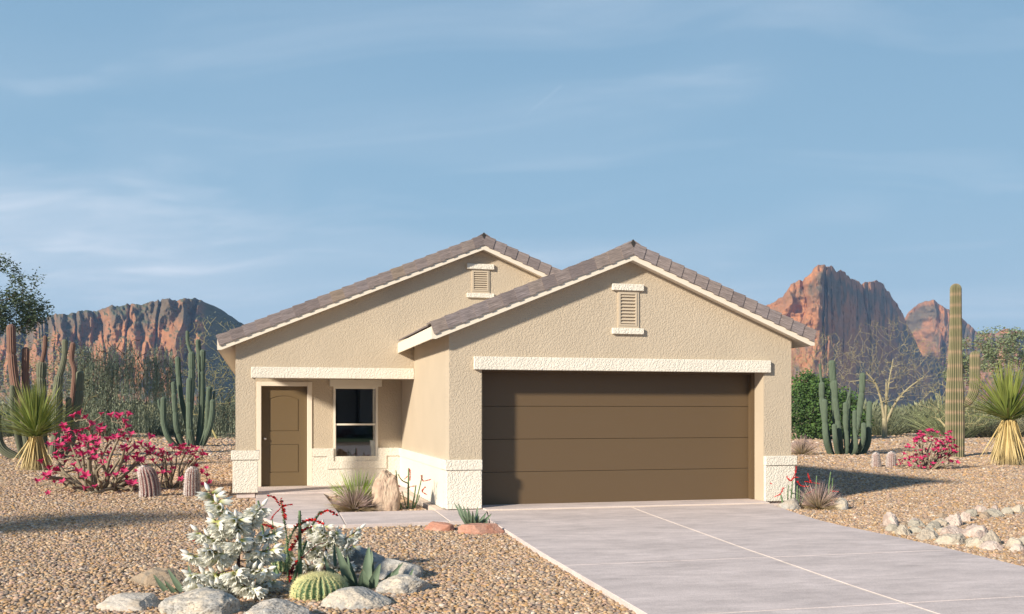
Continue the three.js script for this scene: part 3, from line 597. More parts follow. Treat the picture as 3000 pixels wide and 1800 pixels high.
// a rosette of long blades over a skirt of dead ones
function skirtYucca(label, [x, z], crown, len, skirt, seed, n = 260) {
  const t = thing('yucca', label, 'yucca', gp(x, z, -0.02), FACE, 'yuccas with skirts of dead leaves'), r = rng(seed), b = new Buf(), s = new Buf();
  for (let i = 0; i < n; i++) {
    const a = r() * 6.283, e = Math.pow(r(), 0.8) * 1.75 - 0.28, up = Math.sin(Math.PI / 2 - e * 0.9), d = V3(Math.cos(a) * Math.sin(e * 0.95 + 0.05), up, Math.sin(a) * Math.sin(e * 0.95 + 0.05)).normalize(), L = len * (0.78 + 0.3 * r()) * (e > 1 ? 0.85 : 1);
    const g = mix3([0.19, 0.27, 0.03], [0.31, 0.39, 0.065], r());
    b.blade(V3(d.x * 0.06, crown + d.y * 0.05 + (r() - 0.5) * 0.16, d.z * 0.06), d, L, 0.042 * (len / 1.1), (0.02 + 0.16 * r()) * (e > 0.5 ? 1 : 0.4), 7, mul3(g, 0.95), mix3(g, [0.30, 0.30, 0.09], 0.6), { fold: 0.35, power: 0.75, mid: 0.12, roll: (r() - 0.5) * 0.8 });
  }
  for (let i = 0; i < 420; i++) {
    const a = r() * 6.283, y = crown - 0.02 - 0.3 * r() * r() * crown, q = skirt * (0.5 + 0.6 * r()), out = i < 9 ? 0.4 + 0.3 * r() : Math.atan(skirt / crown) * (0.25 + 0.75 * r()), L = Math.min(y / Math.cos(out) * 0.98, crown * (0.75 + 0.3 * r())), d = V3(Math.cos(a) * Math.sin(out), -Math.cos(out), Math.sin(a) * Math.sin(out)).normalize();
    s.blade(V3(Math.cos(a) * q * 0.4, y, Math.sin(a) * q * 0.4), d, L, 0.05, 0, 4, mul3([0.50, 0.37, 0.15], 0.75 + 0.4 * r()), mul3([0.55, 0.43, 0.21], 0.75 + 0.4 * r()), { fold: 0.3, power: 0.45, roll: r() * 3 });
  }
  obj('trunk', tube([V3(0, 0, 0), V3(0, crown * 0.5, 0), V3(0, crown, 0)], [skirt * 0.55, skirt * 0.5, 0.07], 10, { color: () => [0.24, 0.18, 0.09] }), M.wood, t);
  obj('leaf_crown', b.geo(), M.leafy, t, 'stuff'); obj('leaf_skirt', s.geo(), M.plant, t, 'stuff');
  avoid.push([x, z, skirt * 0.8]);
}
// tuft of fine blades
function tuft(name, label, [x, z], rad, h, n, c0, c1, c2, seed, bladeW = 0.006, group, y0 = 0) {
  const t = thing(name, label, 'grass', [x, groundY(x, z) + y0 - 0.01, z], FACE, group), r = rng(seed), b = new Buf();
  for (let i = 0; i < n; i++) {
    const a = r() * 6.283, e = Math.pow(r(), 0.75) * 1.42, L = h * (0.8 + 0.35 * r()) * (e > 0.9 ? rad / h * 1.1 : 1), d = V3(Math.cos(a) * Math.sin(e), Math.cos(e), Math.sin(a) * Math.sin(e)), k = 0.8 + 0.4 * r();
    b.blade(V3(Math.cos(a) * 0.03 * r(), 0.0, Math.sin(a) * 0.03 * r()), d, L, bladeW, 0.05 + 0.22 * r() * (e > 0.5 ? 1 : 0.3), 5, mul3(mix3(c0, c2, e > 1 ? 0.7 : 0.15), k), mul3(e > 1.12 ? mix3(c1, c2, 0.7) : c1, k), { power: 0.6, roll: r() * 3 });
  }
  obj('blades', b.geo(), M.leafy, t, 'stuff');
  avoid.push([x, z, 0.05]);
}
// rocks: a ball worn by noise and cut by planes
function rockGeo(seed, sx, sy, sz, { detail = 20, rough = 0.12, cuts = 5, cutAt = 0.72, ridge = 0.03, layers = 0, round = 0.08, tint, tint2, speck = 0, top = null, freq = 1.4, boxy = 0 }) {
  const g = ico(detail), p = g.attributes.position, r = rng(seed), planes = [], k = r() * 90;
  for (let i = 0; i < cuts; i++) { const n = V3(r() * 2 - 1, r() * 1.1 - 0.15, r() * 2 - 1).normalize(); planes.push([n, cutAt + 0.22 * r()]); }
  if (top !== null) planes.push([V3((r() - 0.5) * 0.2, 1, (r() - 0.5) * 0.2).normalize(), top]);
  const v = V3();
  for (let i = 0; i < p.count; i++) {
    v.fromBufferAttribute(p, i); const bx = boxy ? lerp(1, Math.pow(Math.pow(Math.abs(v.x), 4) + Math.pow(Math.abs(v.y), 4) + Math.pow(Math.abs(v.z), 4), -0.25), boxy) : 1; let d = bx + rough * 2 * (fbm3(v.x * freq + k, v.y * freq + 7, v.z * freq + k, 3) - 0.5);
    for (const [n, c] of planes) { const q = v.dot(n); if (q > 0.05) { const lim = c / q; d = d > lim ? lim + (d - lim) * round : d; } }
    d += ridge * (fbm3(v.x * 5 + k, v.y * 5, v.z * 5 + k, 4) - 0.5) * 2 + ridge * 0.5 * (vn3(v.x * 19 + k, v.y * 19, v.z * 19) - 0.5);
    let lx = 1; if (layers) lx = 1 + 0.05 * Math.round(vn2(v.y * layers + k, fbm3(v.x * 2, v.y, v.z * 2, 2) * 3) * 3) / 3;
    p.setXYZ(i, v.x * d * lx * sx, v.y * d * sy, v.z * d * lx * sz);
  }
  g.computeVertexNormals();
  return wuv(paint(g, (x, y, z) => {
    const a = fbm3(x / 0.09 + k, y / 0.09, z / 0.09 + k, 4), b = vn3(x / 0.012 + k, y / 0.012, z / 0.012), c = vn3(x / 0.024, y / 0.024 + k, z / 0.024);
    let col = mix3(tint, tint2, sstep(0.35, 0.68, a)); if (layers) col = mix3(col, tint2, 0.6 * vn2(y * 95 + fbm3(x * 9, 0, z * 9, 2) * 4, k));
    if (speck) { col = mul3(col, 1 - speck * sstep(0.62, 0.74, b)); col = mul3(col, 1 + speck * 0.35 * sstep(0.6, 0.75, c)); }
    return mul3(col, 0.9 + 0.2 * b);
  }));
}
function rock(name, label, [x, z], w, h, dpt, o, group, sink = 0.3, turn = FACE) {
  const t = obj(numbered(name), rockGeo(o.seed, w / 2, h * (1 - sink * 0.35), dpt / 2, o), M.rock); t.position.set(x, groundY(x, z) + h * sink * 0.35 * 0 - h * 0.0, z); t.rotation.y = turn + (o.turn ?? 0); t.rotation.z = o.tilt ?? 0;
  t.userData = { label, category: 'rock' }; if (group) t.userData.group = group;
  avoid.push([x, z, Math.min(w, dpt) * 0.42]);
  return t;
}
// thick pointed leaf from a to b
function agaveLeaf(a, b, w, tint, seed, bend = 0.12) {
  const n = 12, m = 7, B = new Buf(), d = b.clone().sub(a), L = d.length(); d.normalize();
  let side = V3().crossVectors(d, V3(0, 0, 1)); if (side.length() < 0.2) side.set(1, 0, 0); side.normalize(); const nr = V3().crossVectors(side, d).normalize(), rows = [];
  for (let i = 0; i <= n; i++) {
    const t = i / n, ww = w / 2 * (t < 0.3 ? 0.78 + 0.22 * Math.sin(t / 0.3 * 1.57) : Math.pow(1 - (t - 0.3) / 0.7, 0.72)) + 0.0008, row = [];
    for (let j = 0; j < m; j++) {
      const s = j / (m - 1) * 2 - 1, cup = (s * s) * ww * 0.35, y = V3().copy(a).addScaledVector(d, t * L).addScaledVector(side, s * ww).addScaledVector(nr, cup - 0.02 * L * 0 + Math.sin(t * 3.14) * bend * L * 0.2);
      const k = 0.85 + 0.3 * vn2(s * 2 + seed * 3, t * 7 + seed);
      row.push(B.v(y.x, y.y, y.z, mul3(t > 0.93 ? [0.12, 0.07, 0.04] : tint, k)));
    }
    rows.push(row);
  }
  for (let i = 0; i < n; i++) for (let j = 0; j < m - 1; j++) B.i.push(rows[i][j], rows[i + 1][j], rows[i][j + 1], rows[i][j + 1], rows[i + 1][j], rows[i + 1][j + 1]);
  const th = w * 0.16, off = B.n, back = [];                                       // rear face gives the leaf its thickness
  for (let i = 0; i <= n; i++) { const row = []; for (let j = 0; j < m; j++) { const q = rows[i][j] * 3, s = 1 - Math.pow(j / (m - 1) * 2 - 1, 2), f = th * s * (1 - i / n * 0.9); row.push(B.v(B.p[q] - nr.x * f, B.p[q + 1] - nr.y * f, B.p[q + 2] - nr.z * f, mul3(tint, 0.9))); } back.push(row); }
  for (let i = 0; i < n; i++) for (let j = 0; j < m - 1; j++) B.i.push(back[i][j], back[i][j + 1], back[i + 1][j], back[i][j + 1], back[i + 1][j + 1], back[i + 1][j]);
  for (let i = 1; i < n; i++) for (const [j, sg] of [[0, -1], [m - 1, 1]]) for (const f of [0, 0.5]) { const q = rows[i][j] * 3, q2 = rows[i + 1][j] * 3; B.spike(V3(lerp(B.p[q], B.p[q2], f), lerp(B.p[q + 1], B.p[q2 + 1], f), lerp(B.p[q + 2], B.p[q2 + 2], f)), side.clone().multiplyScalar(sg).addScaledVector(d, 0.25).normalize(), w * 0.06, w * 0.014, [0.30, 0.28, 0.14]); }
  return B.geo();
}
function agave(label, [x, z], leaves, tint, seed, k = 1) {
  const t = thing('agave', label, 'agave', gp(x, z, 0), FACE), r = rng(seed);
  leaves.forEach(([ax, ay, az, bx, by, bz, w], i) => obj('leaf', agaveLeaf(V3(ax, ay, az).multiplyScalar(k), V3(bx, by, bz).multiplyScalar(k), w * k * 1.15, mul3(tint, 0.8 + 0.4 * r()), seed + i), M.plant, t));
  avoid.push([x, z, 0.04]);
  return t;
}
// wands of a red-flowered plant: green bristly stems, sprays of small red flowers
function redWands(label, [x, z], stems, sprays, leafLen, seed, dark = 0) {
  const t = thing('red_flowered_plant', label, 'flowering plant', gp(x, z, -0.01), FACE, 'plants with red flower spikes'), r = rng(seed);
  for (const [pts, rad] of stems) {
    const c = curve(pts.map(([a, b, e]) => V3(a, b, e ?? 0)), 14), g = [tube(c, c.map((_, i) => rad * 1.45 * (1 - 0.45 * i / 14)), 6, { color: () => [0.12, 0.19, 0.085] })], b = new Buf(), L = c.length;
    for (let i = 0; i < 170; i++) { const f = r() * (L - 2), k = Math.floor(f), p = c[k].clone().lerp(c[k + 1], f - k), a = r() * 6.283, d = V3(Math.cos(a) * 0.8, 0.55, Math.sin(a) * 0.8).normalize(), s = V3(-d.z, 0, d.x).normalize(), col = mul3([0.13, 0.235, 0.10], 0.6 + 0.8 * r()); b.leaf(p.x + d.x * rad * 0.7, p.y, p.z + d.z * rad * 0.7, d, s, leafLen * (0.8 + 0.7 * r()), leafLen * 0.3, col); }
    obj('stem', [...g, b.geo()], M.plant, t);
  }
  for (const [pts, rad] of sprays) {
    const c = curve(pts.map(([a, b, e]) => V3(a, b, e ?? 0)), 16), b = new Buf(), len = new THREE.CatmullRomCurve3(pts.map(([a, q, e]) => V3(a, q, e ?? 0))).getLength(), g = [tube(c, c.map(() => rad * 0.05 + 0.0012), 4, { color: () => [0.18, 0.035, 0.035] })];
    const n = Math.round(len / rad * 6) + 10;
    for (let i = 0; i < n; i++) { const f = r() * 15.9, k = Math.floor(f), p = c[k].clone().lerp(c[k + 1], f - k), a = r() * 6.283, d = V3(Math.cos(a), (r() - 0.3) * 1.2, Math.sin(a)).normalize(), s = V3(-d.z, 0.3, d.x).normalize(), q = r() < dark ? [0.13, 0.008, 0.012] : [0.66, 0.012, 0.012], col = mul3(q, 0.6 + 0.7 * r()), l = rad * (0.95 + 0.85 * r()); b.leaf(p.x, p.y, p.z, d, s, l, l * 0.32, col); b.leaf(p.x, p.y, p.z, d, V3().crossVectors(d, s), l, l * 0.32, col); }
    obj('flower_spray', [...g, b.geo()], M.plant, t);
  }
  avoid.push([x, z, 0.03]);
  return t;
}
// ---------- cacti ----------
const pipeRed = [
 [[[-0.19,0.02],[-0.25,1.37],[-0.38,2.00],[-0.55,2.55],[-0.65,3.22],[-0.69,3.73],[-0.72,4.74]],[0.131],0.5,[3.70]],
 [[[-0.13,0.02],[-0.27,2.00],[-0.34,2.55],[-0.37,3.14],[-0.35,3.96]],[0.109],0.2,[3.12]],
 [[[0.15,0.02],[0.13,1.37],[0.11,2.38],[0.09,2.84],[0.11,3.47]],[0.143],0.0,[2.88]],
 [[[0.11,3.40],[0.18,3.73],[0.22,3.98],[0.23,4.38]],[0.067],0.0,[]],
 [[[0.76,0.02],[0.95,2.42],[0.99,3.22],[0.89,3.56],[0.95,4.19]],[0.080],-0.6,[]],
 [[[0.59,0.02],[0.74,0.91],[0.74,1.58],[0.79,2.38],[0.86,2.97]],[0.131],0.3,[0.86]],
 [[[0.84,2.86],[0.97,3.26],[1.05,3.68],[1.06,4.23]],[0.084],0.3,[3.66]],
 [[[0.67,0.02],[1.01,0.61],[1.14,1.16],[1.23,1.79],[1.31,2.46],[1.33,3.16]],[0.118],-0.3,[2.44]],
 [[[1.28,1.66],[1.37,2.00],[1.41,2.42]],[0.059],-0.25,[]],
 [[[-0.38,0.02],[-0.65,0.53],[-0.78,1.16],[-0.85,2.00],[-0.84,2.97]],[0.105],0.0,[2.29]],
 [[[-0.55,0.02],[-1.09,0.44],[-1.26,1.03],[-1.28,1.66]],[0.135],0.4,[]],
 [[[0.32,0.02],[0.34,1.37],[0.36,2.50]],[0.101],-0.8,[]],
 [[[0.57,0.02],[0.53,0.53],[0.51,1.03]],[0.084],0.9,[]],
 [[[-0.42,0.02],[-0.57,1.79],[-0.58,2.61]],[0.067],0.7,[]],
 [[[0.76,0.02],[0.99,1.37],[1.02,2.21]],[0.088],-0.1,[]]];
const pipeLeft = [
 [[[-0.61,0.00],[-0.95,0.49],[-1.13,1.05],[-1.17,1.66],[-1.15,2.35]],[0.109],0.5,[]],
 [[[-1.19,1.56],[-1.34,1.90],[-1.38,2.23]],[0.053],0.5,[]],
 [[[-0.20,0.00],[-0.30,0.85],[-0.42,1.46],[-0.61,2.27],[-0.68,2.79],[-0.73,3.32],[-0.78,4.23]],[0.105],-0.3,[3.32]],
 [[[-0.36,0.00],[-0.61,0.32],[-0.75,1.05],[-0.79,2.06],[-0.84,3.06]],[0.093],0.1,[2.02,0.89]],
 [[[-0.24,0.00],[-0.47,0.85],[-0.55,1.66],[-0.61,2.51]],[0.105],0.7,[1.64,0.67]],
 [[[-0.11,0.00],[-0.12,1.66],[-0.05,2.51],[-0.03,3.60],[-0.03,4.45]],[0.130],0.0,[3.60,2.47,1.27]],
 [[[-0.04,4.38],[-0.14,4.61],[-0.21,4.90],[-0.23,5.42]],[0.069],0.0,[]],
 [[[0.16,0.00],[0.24,2.06],[0.20,3.44],[0.15,4.01],[0.07,5.06]],[0.105],-0.6,[3.95]],
 [[[0.24,0.00],[0.34,1.66],[0.36,2.63],[0.36,3.56],[0.40,4.57]],[0.117],-0.3,[3.58]],
 [[[0.20,0.00],[0.16,0.93],[0.12,2.10],[0.14,3.22]],[0.121],0.8,[2.10,0.89]],
 [[[0.36,0.00],[0.61,0.85],[0.67,1.82],[0.74,2.85]],[0.113],-0.2,[1.86]],
 [[[0.77,1.80],[0.89,2.23],[0.94,2.63]],[0.045],-0.3,[]],
 [[[0.49,0.00],[0.93,0.93],[1.05,1.66],[1.07,2.23]],[0.109],0.4,[]]];
const pipeRight = [
 [[[-0.63,0.00],[-0.89,0.56],[-0.95,1.29],[-0.96,2.17]],[0.094],0.5,[1.29]],
 [[[-0.56,0.00],[-0.77,1.01],[-0.86,1.54],[-0.94,2.24],[-0.94,2.83]],[0.094],0.1,[2.22]],
 [[[-0.95,2.78],[-0.99,3.11],[-1.01,3.51]],[0.042],0.1,[]],
 [[[-0.42,0.00],[-0.66,0.66],[-0.70,1.24]],[0.077],0.8,[]],
 [[[-0.23,0.00],[-0.35,0.66],[-0.44,1.36],[-0.53,2.20],[-0.55,2.88]],[0.094],0.4,[2.20,1.36]],
 [[[-0.17,0.00],[-0.24,0.84],[-0.31,1.89],[-0.38,2.83],[-0.44,3.67]],[0.112],-0.3,[2.83]],
 [[[-0.05,0.00],[-0.07,0.35],[-0.10,1.01],[-0.11,1.61],[-0.10,2.06]],[0.087],0.3,[1.61,1.01,0.35]],
 [[[-0.08,2.00],[-0.02,2.20],[0.05,2.38],[0.07,2.62]],[0.031],0.3,[]],
 [[[0.12,0.00],[0.11,0.31],[0.06,1.08],[0.06,1.75]],[0.066],0.8,[1.08]],
 [[[0.14,0.00],[0.16,1.19],[0.17,1.85],[0.17,2.45]],[0.070],-0.2,[1.85]],
 [[[0.21,0.00],[0.37,0.84],[0.49,1.47],[0.61,2.41],[0.65,3.18]],[0.098],0.0,[2.41,1.47]],
 [[[0.26,0.00],[0.44,0.63],[0.47,1.29]],[0.084],0.6,[]],
 [[[0.56,0.00],[0.77,0.49],[0.80,1.29],[0.84,2.10]],[0.091],0.2,[1.29]],
 [[[0.66,0.00],[0.96,0.66],[1.01,1.21]],[0.080],-0.3,[]],
 [[[-0.35,0.00],[-0.59,0.84],[-0.63,1.54]],[0.052],-0.6,[]]];
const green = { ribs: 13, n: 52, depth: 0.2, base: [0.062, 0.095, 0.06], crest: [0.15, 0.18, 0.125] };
const rust = [0.19, 0.082, 0.06];
clusterCactus('organ_pipe_cactus', 'grey green organ pipe cactus with reddish brown upper stems behind the left yucca', [-7.56, -37.78], pipeRed, { ...green, seed: 40, base: [0.105, 0.115, 0.07], crest: [0.18, 0.18, 0.12], tint: [[...rust, 1.4], [...rust, 1.4], [...rust, 3.6], [...rust, 2.8], [...rust, 1.2], null, null, null, null, null, null, null, null, [...rust, 9], null].map((q) => q) }, 'organ pipe cacti');
clusterCactus('organ_pipe_cactus', 'tall green organ pipe cactus just left of the house under its eave', [-3.05, -47.94], pipeLeft, { ...green, seed: 3 }, 'organ pipe cacti');
clusterCactus('organ_pipe_cactus', 'green organ pipe cactus right of the garage in front of the dense shrub', [21.56, -33.19], pipeRight, { ...green, seed: 21 }, 'organ pipe cacti');
{
  const t = thing('saguaro_cactus', 'tall olive saguaro cactus with one short raised arm by the right yucca', 'cactus', gp(24.13, -30.34, -0.04), FACE);
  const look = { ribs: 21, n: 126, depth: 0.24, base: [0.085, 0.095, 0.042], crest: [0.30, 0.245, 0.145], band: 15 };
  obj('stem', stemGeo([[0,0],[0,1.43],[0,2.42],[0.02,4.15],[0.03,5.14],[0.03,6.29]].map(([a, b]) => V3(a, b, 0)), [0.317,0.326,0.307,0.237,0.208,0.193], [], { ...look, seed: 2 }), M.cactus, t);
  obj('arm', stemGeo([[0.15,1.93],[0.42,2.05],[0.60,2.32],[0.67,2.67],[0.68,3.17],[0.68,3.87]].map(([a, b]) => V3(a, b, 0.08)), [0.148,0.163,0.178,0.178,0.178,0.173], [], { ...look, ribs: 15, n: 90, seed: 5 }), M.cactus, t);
}
// small columnar cacti covered with pale pink spines
function hedgehog(label, [x, z], w, h, lean, flower, seed) {
  const t = thing('hedgehog_cactus', label, 'cactus', gp(x, z, -0.02), FACE, 'small pink spined cacti'), r = rng(seed), R = w / 2, ribs = 15;
  const list = [V3(0, 0, 0), V3(lean * 0.1, h * 0.4, 0), V3(lean * 0.5, h * 0.75, 0.01), V3(lean, h, 0.03)];
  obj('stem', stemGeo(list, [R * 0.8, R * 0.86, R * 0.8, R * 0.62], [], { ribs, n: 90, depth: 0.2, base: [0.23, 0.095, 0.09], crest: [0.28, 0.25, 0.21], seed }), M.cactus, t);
  const b = new Buf(), cv = new THREE.CatmullRomCurve3(list), rows = Math.round(h / 0.021);
  for (let i = 1; i <= rows; i++) for (let k = 0; k < ribs; k++) {
    const s = i / rows, p = cv.getPointAt(s), a = k / ribs * Math.PI * 2, rr = lerp(R * 0.8, R * 0.62, s) * Math.sqrt(Math.max(0.02, 1 - Math.pow(Math.max(0, s - 0.78) / 0.22, 2)));
    for (let q = 0; q < 7; q++) { const aa = a + (r() - 0.5) * 1.3, up = (r() - 0.45) * 1.3 + (s > 0.85 ? 0.8 : 0); b.spike(V3(p.x + Math.cos(a) * rr, p.y, p.z + Math.sin(a) * rr), V3(Math.cos(aa), up, Math.sin(aa)).normalize(), 0.05 * (0.6 + 0.7 * r()), 0.0036, mul3([0.64, 0.58, 0.56], 0.75 + 0.4 * r())); }
  }
  obj('spines', b.geo(), M.plant, t, 'stuff');
  if (flower) { const f = new Buf(); for (let k = 0; k < 14; k++) { const a = k * 0.9; f.blade(V3(lean + Math.cos(a) * 0.01, h * 0.985, 0.03 + Math.sin(a) * 0.01), V3(Math.cos(a) * 0.8, 0.55, Math.sin(a) * 0.8).normalize(), 0.055, 0.02, 0.1, 3, [0.62, 0.42, 0.02], [0.7, 0.52, 0.05], { mid: 0.3 }); } obj('flower', f.geo(), M.petal, t); }
  avoid.push([x, z, R]);
}
hedgehog('stout pink spined cactus leaning left in front of the large pink shrub', [-2.08, -20.42], 0.44, 0.60, -0.11, false, 7);
hedgehog('pink spined cactus topped by a yellow flower left of the porch', [-1.30, -20.43], 0.34, 0.57, 0.02, true, 8);
hedgehog('narrow pink spined cactus with yellow flower beside the right pink shrub', [17.75, -25.74], 0.27, 0.45, -0.02, true, 9);
hedgehog('rounder pink spined cactus touching the right pink shrub', [18.18, -25.63], 0.32, 0.47, 0.0, false, 10);
// golden barrels
function barrel(label, [x, z], w, h, ribs, seed, squash, tone = 1) {
  const t = thing('golden_barrel_cactus', label, 'cactus', gp(x, z, -0.02), FACE, 'golden barrel cacti'), r = rng(seed), R = w / 2, n = ribs * 6, pos = [], col = [], idx = [], N = 26, rs = [];
  for (let i = 0; i <= N; i++) {
    const e = lerp(-0.5, Math.PI / 2, i / N), y = h * (Math.sin(e) * (1 - squash) + squash) * 1.0, c = Math.pow(Math.cos(e), 0.8); rs.push([c, y]);
    for (let j = 0; j < n; j++) { const a = j / n * Math.PI * 2, cr = 0.5 + 0.5 * Math.cos(a * ribs), q = R * c * (1 - 0.17 * (1 - cr)); pos.push(Math.cos(a) * q, Math.max(y - 0.03 * (1 - cr) * (i > N * 0.8 ? 1 : 0.3), -0.05), Math.sin(a) * q); const k = mix3([0.11, 0.22, 0.125], [0.19, 0.29, 0.15], cr); col.push(...mul3(k, 0.85 + 0.3 * r())); }
  }
  for (let i = 0; i < N; i++) for (let j = 0; j < n; j++) { const a = i * n + j, b = i * n + (j + 1) % n; idx.push(a, a + n, b, b, a + n, b + n); }
  const g = new THREE.BufferGeometry(); g.setAttribute('position', new THREE.Float32BufferAttribute(pos, 3)); g.setAttribute('color', new THREE.Float32BufferAttribute(col, 3)); g.setIndex(idx); g.computeVertexNormals();
  obj('stem', g, M.cactus, t);
  const b = new Buf();
  for (let k = 0; k < ribs; k++) for (let i = 0; i < 34; i++) {
    const e = lerp(-0.35, 1.5, i / 33), y = h * (Math.sin(e) * (1 - squash) + squash), c = Math.pow(Math.max(0, Math.cos(e)), 0.8), a = k / ribs * Math.PI * 2, nn = V3(Math.cos(a) * Math.cos(e), Math.sin(e) * (0.6 + w / h * 0.2), Math.sin(a) * Math.cos(e)).normalize();
    if (y < 0) continue;
    for (let q = 0; q < (e > 1.1 ? 3 : 6); q++) { const d = nn.clone().add(V3(r() - 0.5, r() - 0.5, r() - 0.5).multiplyScalar(1.7)).normalize(); b.spike(V3(Math.cos(a) * R * c, y, Math.sin(a) * R * c), d, 0.04 * (0.6 + 0.7 * r()), 0.0019, mul3([0.68, 0.65, 0.33], (0.75 + 0.45 * r()) * tone)); }
  }
  obj('spines', b.geo(), M.plant, t, 'stuff');
  avoid.push([x, z, R * 0.9]);
}
barrel('low wide golden barrel cactus between the front boulders', [0.52, -9.02], 0.48, 0.215, 26, 4, 0.25);
barrel('upright golden barrel cactus half hidden behind the white blooms', [0.22, -10.42], 0.21, 0.28, 15, 5, 0.45);

// ---------- pink shrubs, yuccas, tufts ----------
pinkShrub('large pink flowering shrub with gnarled bare branches beside the left yucca', [-3.23, -21.95], 2.45, 1.62, 104, 0.098, 12, 0.05);
pinkShrub('small pink flowering shrub between the two left spined cacti', [-1.85, -22.4], 1.5, 0.95, 50, 0.074, 19, 0.25);
pinkShrub('pink flowering shrub at the foot of the saguaro', [18.35, -24.31], 1.65, 1.12, 120, 0.07, 23, 0.3);
skirtYucca('yucca with straw coloured skirt in front of the reddish cactus', [-6.11, -30.17], 1.0, 1.6, 0.36, 31, 380);
skirtYucca('tall yucca with thick pale skirt at the right edge beyond the saguaro', [22.51, -25.87], 1.45, 1.85, 0.47, 37, 380);
const lilac = [[0.26, 0.22, 0.045], [0.47, 0.33, 0.345], [0.40, 0.30, 0.13]];
tuft('yucca_tuft', 'yellow green spiky tuft under the window behind the mauve tuft', [1.60, -16.95], 0.46, 0.72, 420, [0.24, 0.28, 0.04], [0.22, 0.34, 0.035], [0.34, 0.29, 0.10], 51, 0.022, 'spiky tufts', 0.01);
tuft('grass_tuft', 'mauve grass tuft beside the standing stone under the window', [1.50, -16.55], 0.42, 0.47, 680, ...lilac, 52, 0.012, 'mauve grass tufts', 0.01);
tuft('grass_tuft', 'mauve grass tuft by the right corner of the house behind its base', [19.53, -32.89], 0.62, 0.84, 480, ...lilac, 53, 0.022, 'mauve grass tufts');
tuft('grass_tuft', 'large mauve grass tuft between the two rocks by the driveway', [9.22, -15.0], 0.36, 0.52, 640, ...lilac, 54, 0.011, 'mauve grass tufts');
tuft('grass_tuft', 'mauve grass tuft cut by the right edge of the picture', [17.25, -18.75], 0.5, 0.62, 300, ...lilac, 55, 0.008, 'mauve grass tufts');

// ---------- white blooms ----------
const bell = [0, 1, 2, 3].map((s) => {
  const b = new Buf(), r = rng(70 + s);
  for (let k = 0; k < 6; k++) {
    const a = k * 1.0472 + s, flare = 0.02 + 0.16 * r() + (k % 2) * 0.05, rows = [], n = 6;
    for (let i = 0; i <= n; i++) {
      const t = i / n, w = 0.56 * Math.sin(Math.PI * Math.pow(Math.min(1, t * 0.94 + 0.03), 0.8)) + 0.01, R = 0.07 + 0.33 * Math.sin(t * 2.0) + flare * t * t * t, y = t * (1.0 - 0.1 * flare), row = [];
      for (const q of [-1, -0.4, 0.4, 1]) { const al = a + q * w / Math.max(0.16, R) * 0.55, rr = R - (1 - q * q) * -0.03; row.push(b.v(Math.cos(al) * rr, y, Math.sin(al) * rr, mul3(mix3([0.46, 0.47, 0.09], [0.88, 0.87, 0.83], sstep(0.05, 0.55, t) * (Math.abs(q) < 0.5 ? 0.85 : 1)), 0.92 + 0.1 * r()))); }
      rows.push(row);
    }
    for (let i = 0; i < n; i++) for (let j = 0; j < 3; j++) b.i.push(rows[i][j], rows[i][j + 1], rows[i + 1][j], rows[i][j + 1], rows[i + 1][j + 1], rows[i + 1][j]);
  }
  return b.geo();
});
const bud = (() => { const p = []; for (let i = 0; i <= 10; i++) { const t = i / 10; p.push(new THREE.Vector2(0.19 * Math.sin(Math.PI * Math.pow(t, 0.8)) + 0.002, t)); } const g = new THREE.LatheGeometry(p, 9); return paint(g, (x, y) => mix3([0.55, 0.55, 0.22], [0.80, 0.79, 0.76], sstep(0, 0.3, y))); })();
function whiteBloom(label, [x, z], h, w, branches, per, size, seed, tips) {
  const t = thing('white_yucca_bloom', label, 'flowering plant', gp(x, z, -0.02), FACE, 'white blooming yucca stalks'), r = rng(seed), purple = [0.085, 0.045, 0.055];
  obj('stalk', tube(curve([V3(0, 0, 0), V3(0.01, h * 0.35, 0), V3(-0.005, h * 0.72, 0)], 8), [0.02, 0.02, 0.019, 0.018, 0.016, 0.014, 0.012, 0.01, 0.008], 8, { color: () => purple }), M.wood, t);
  for (let i = 0; i < branches; i++) {
    const f = i / (branches - 1), a = i * 2.399 + r() * 0.5, y0 = h * lerp(0.1, 0.66, f), reach = w / 2 * (1 - 0.45 * f) * (0.8 + 0.3 * r());
    let end = tips[i] ? V3(...tips[i]) : V3(Math.cos(a) * reach, y0 + h * (0.16 + 0.14 * r()) * (0.5 + f * 0.7), Math.sin(a) * reach);
    const s = V3(0, y0, 0), c = curve([s, s.clone().lerp(end, 0.5).add(V3(0, -0.025, 0)), end], 10);
    obj('branch', tube(c, c.map((_, k) => 0.0075 - 0.0004 * k), 6, { color: () => purple }), M.wood, t);
    const dir = end.clone().sub(s).normalize();
    for (let k = 0; k < per; k++) {
      const q = 0.22 + 0.78 * (k + r() * 0.8) / per, p = c[Math.min(9, Math.floor(q * 10))].clone().lerp(c[Math.min(10, Math.floor(q * 10) + 1)], (q * 10) % 1), aa = r() * 6.283;
      const d = V3(Math.cos(aa) * 0.75, -0.45 + 0.55 * (r() - 0.35), Math.sin(aa) * 0.75 + 0.1).addScaledVector(dir, 0.35).normalize();
      const m = obj('flower', bell[Math.floor(r() * 4)], M.petal, t), sc = size * (0.8 + 0.35 * r()); m.position.copy(p).addScaledVector(d, 0.012); m.quaternion.setFromUnitVectors(V3(0, 1, 0), d); m.rotateY(r() * 6); m.scale.set(sc * 0.62, sc, sc * 0.62);
    }
    for (let k = 0; k < 4; k++) { const m = obj('bud', bud, M.petal, t); m.position.copy(k ? c[9 - k * 2] : end); m.quaternion.setFromUnitVectors(V3(0, 1, 0), dir.clone().add(V3((r() - 0.5) * 0.5, k ? 1.2 : 0.5, (r() - 0.5) * 0.5)).normalize()); m.scale.setScalar(size * 0.85); }
  }
  avoid.push([x, z, 0.03]);
}
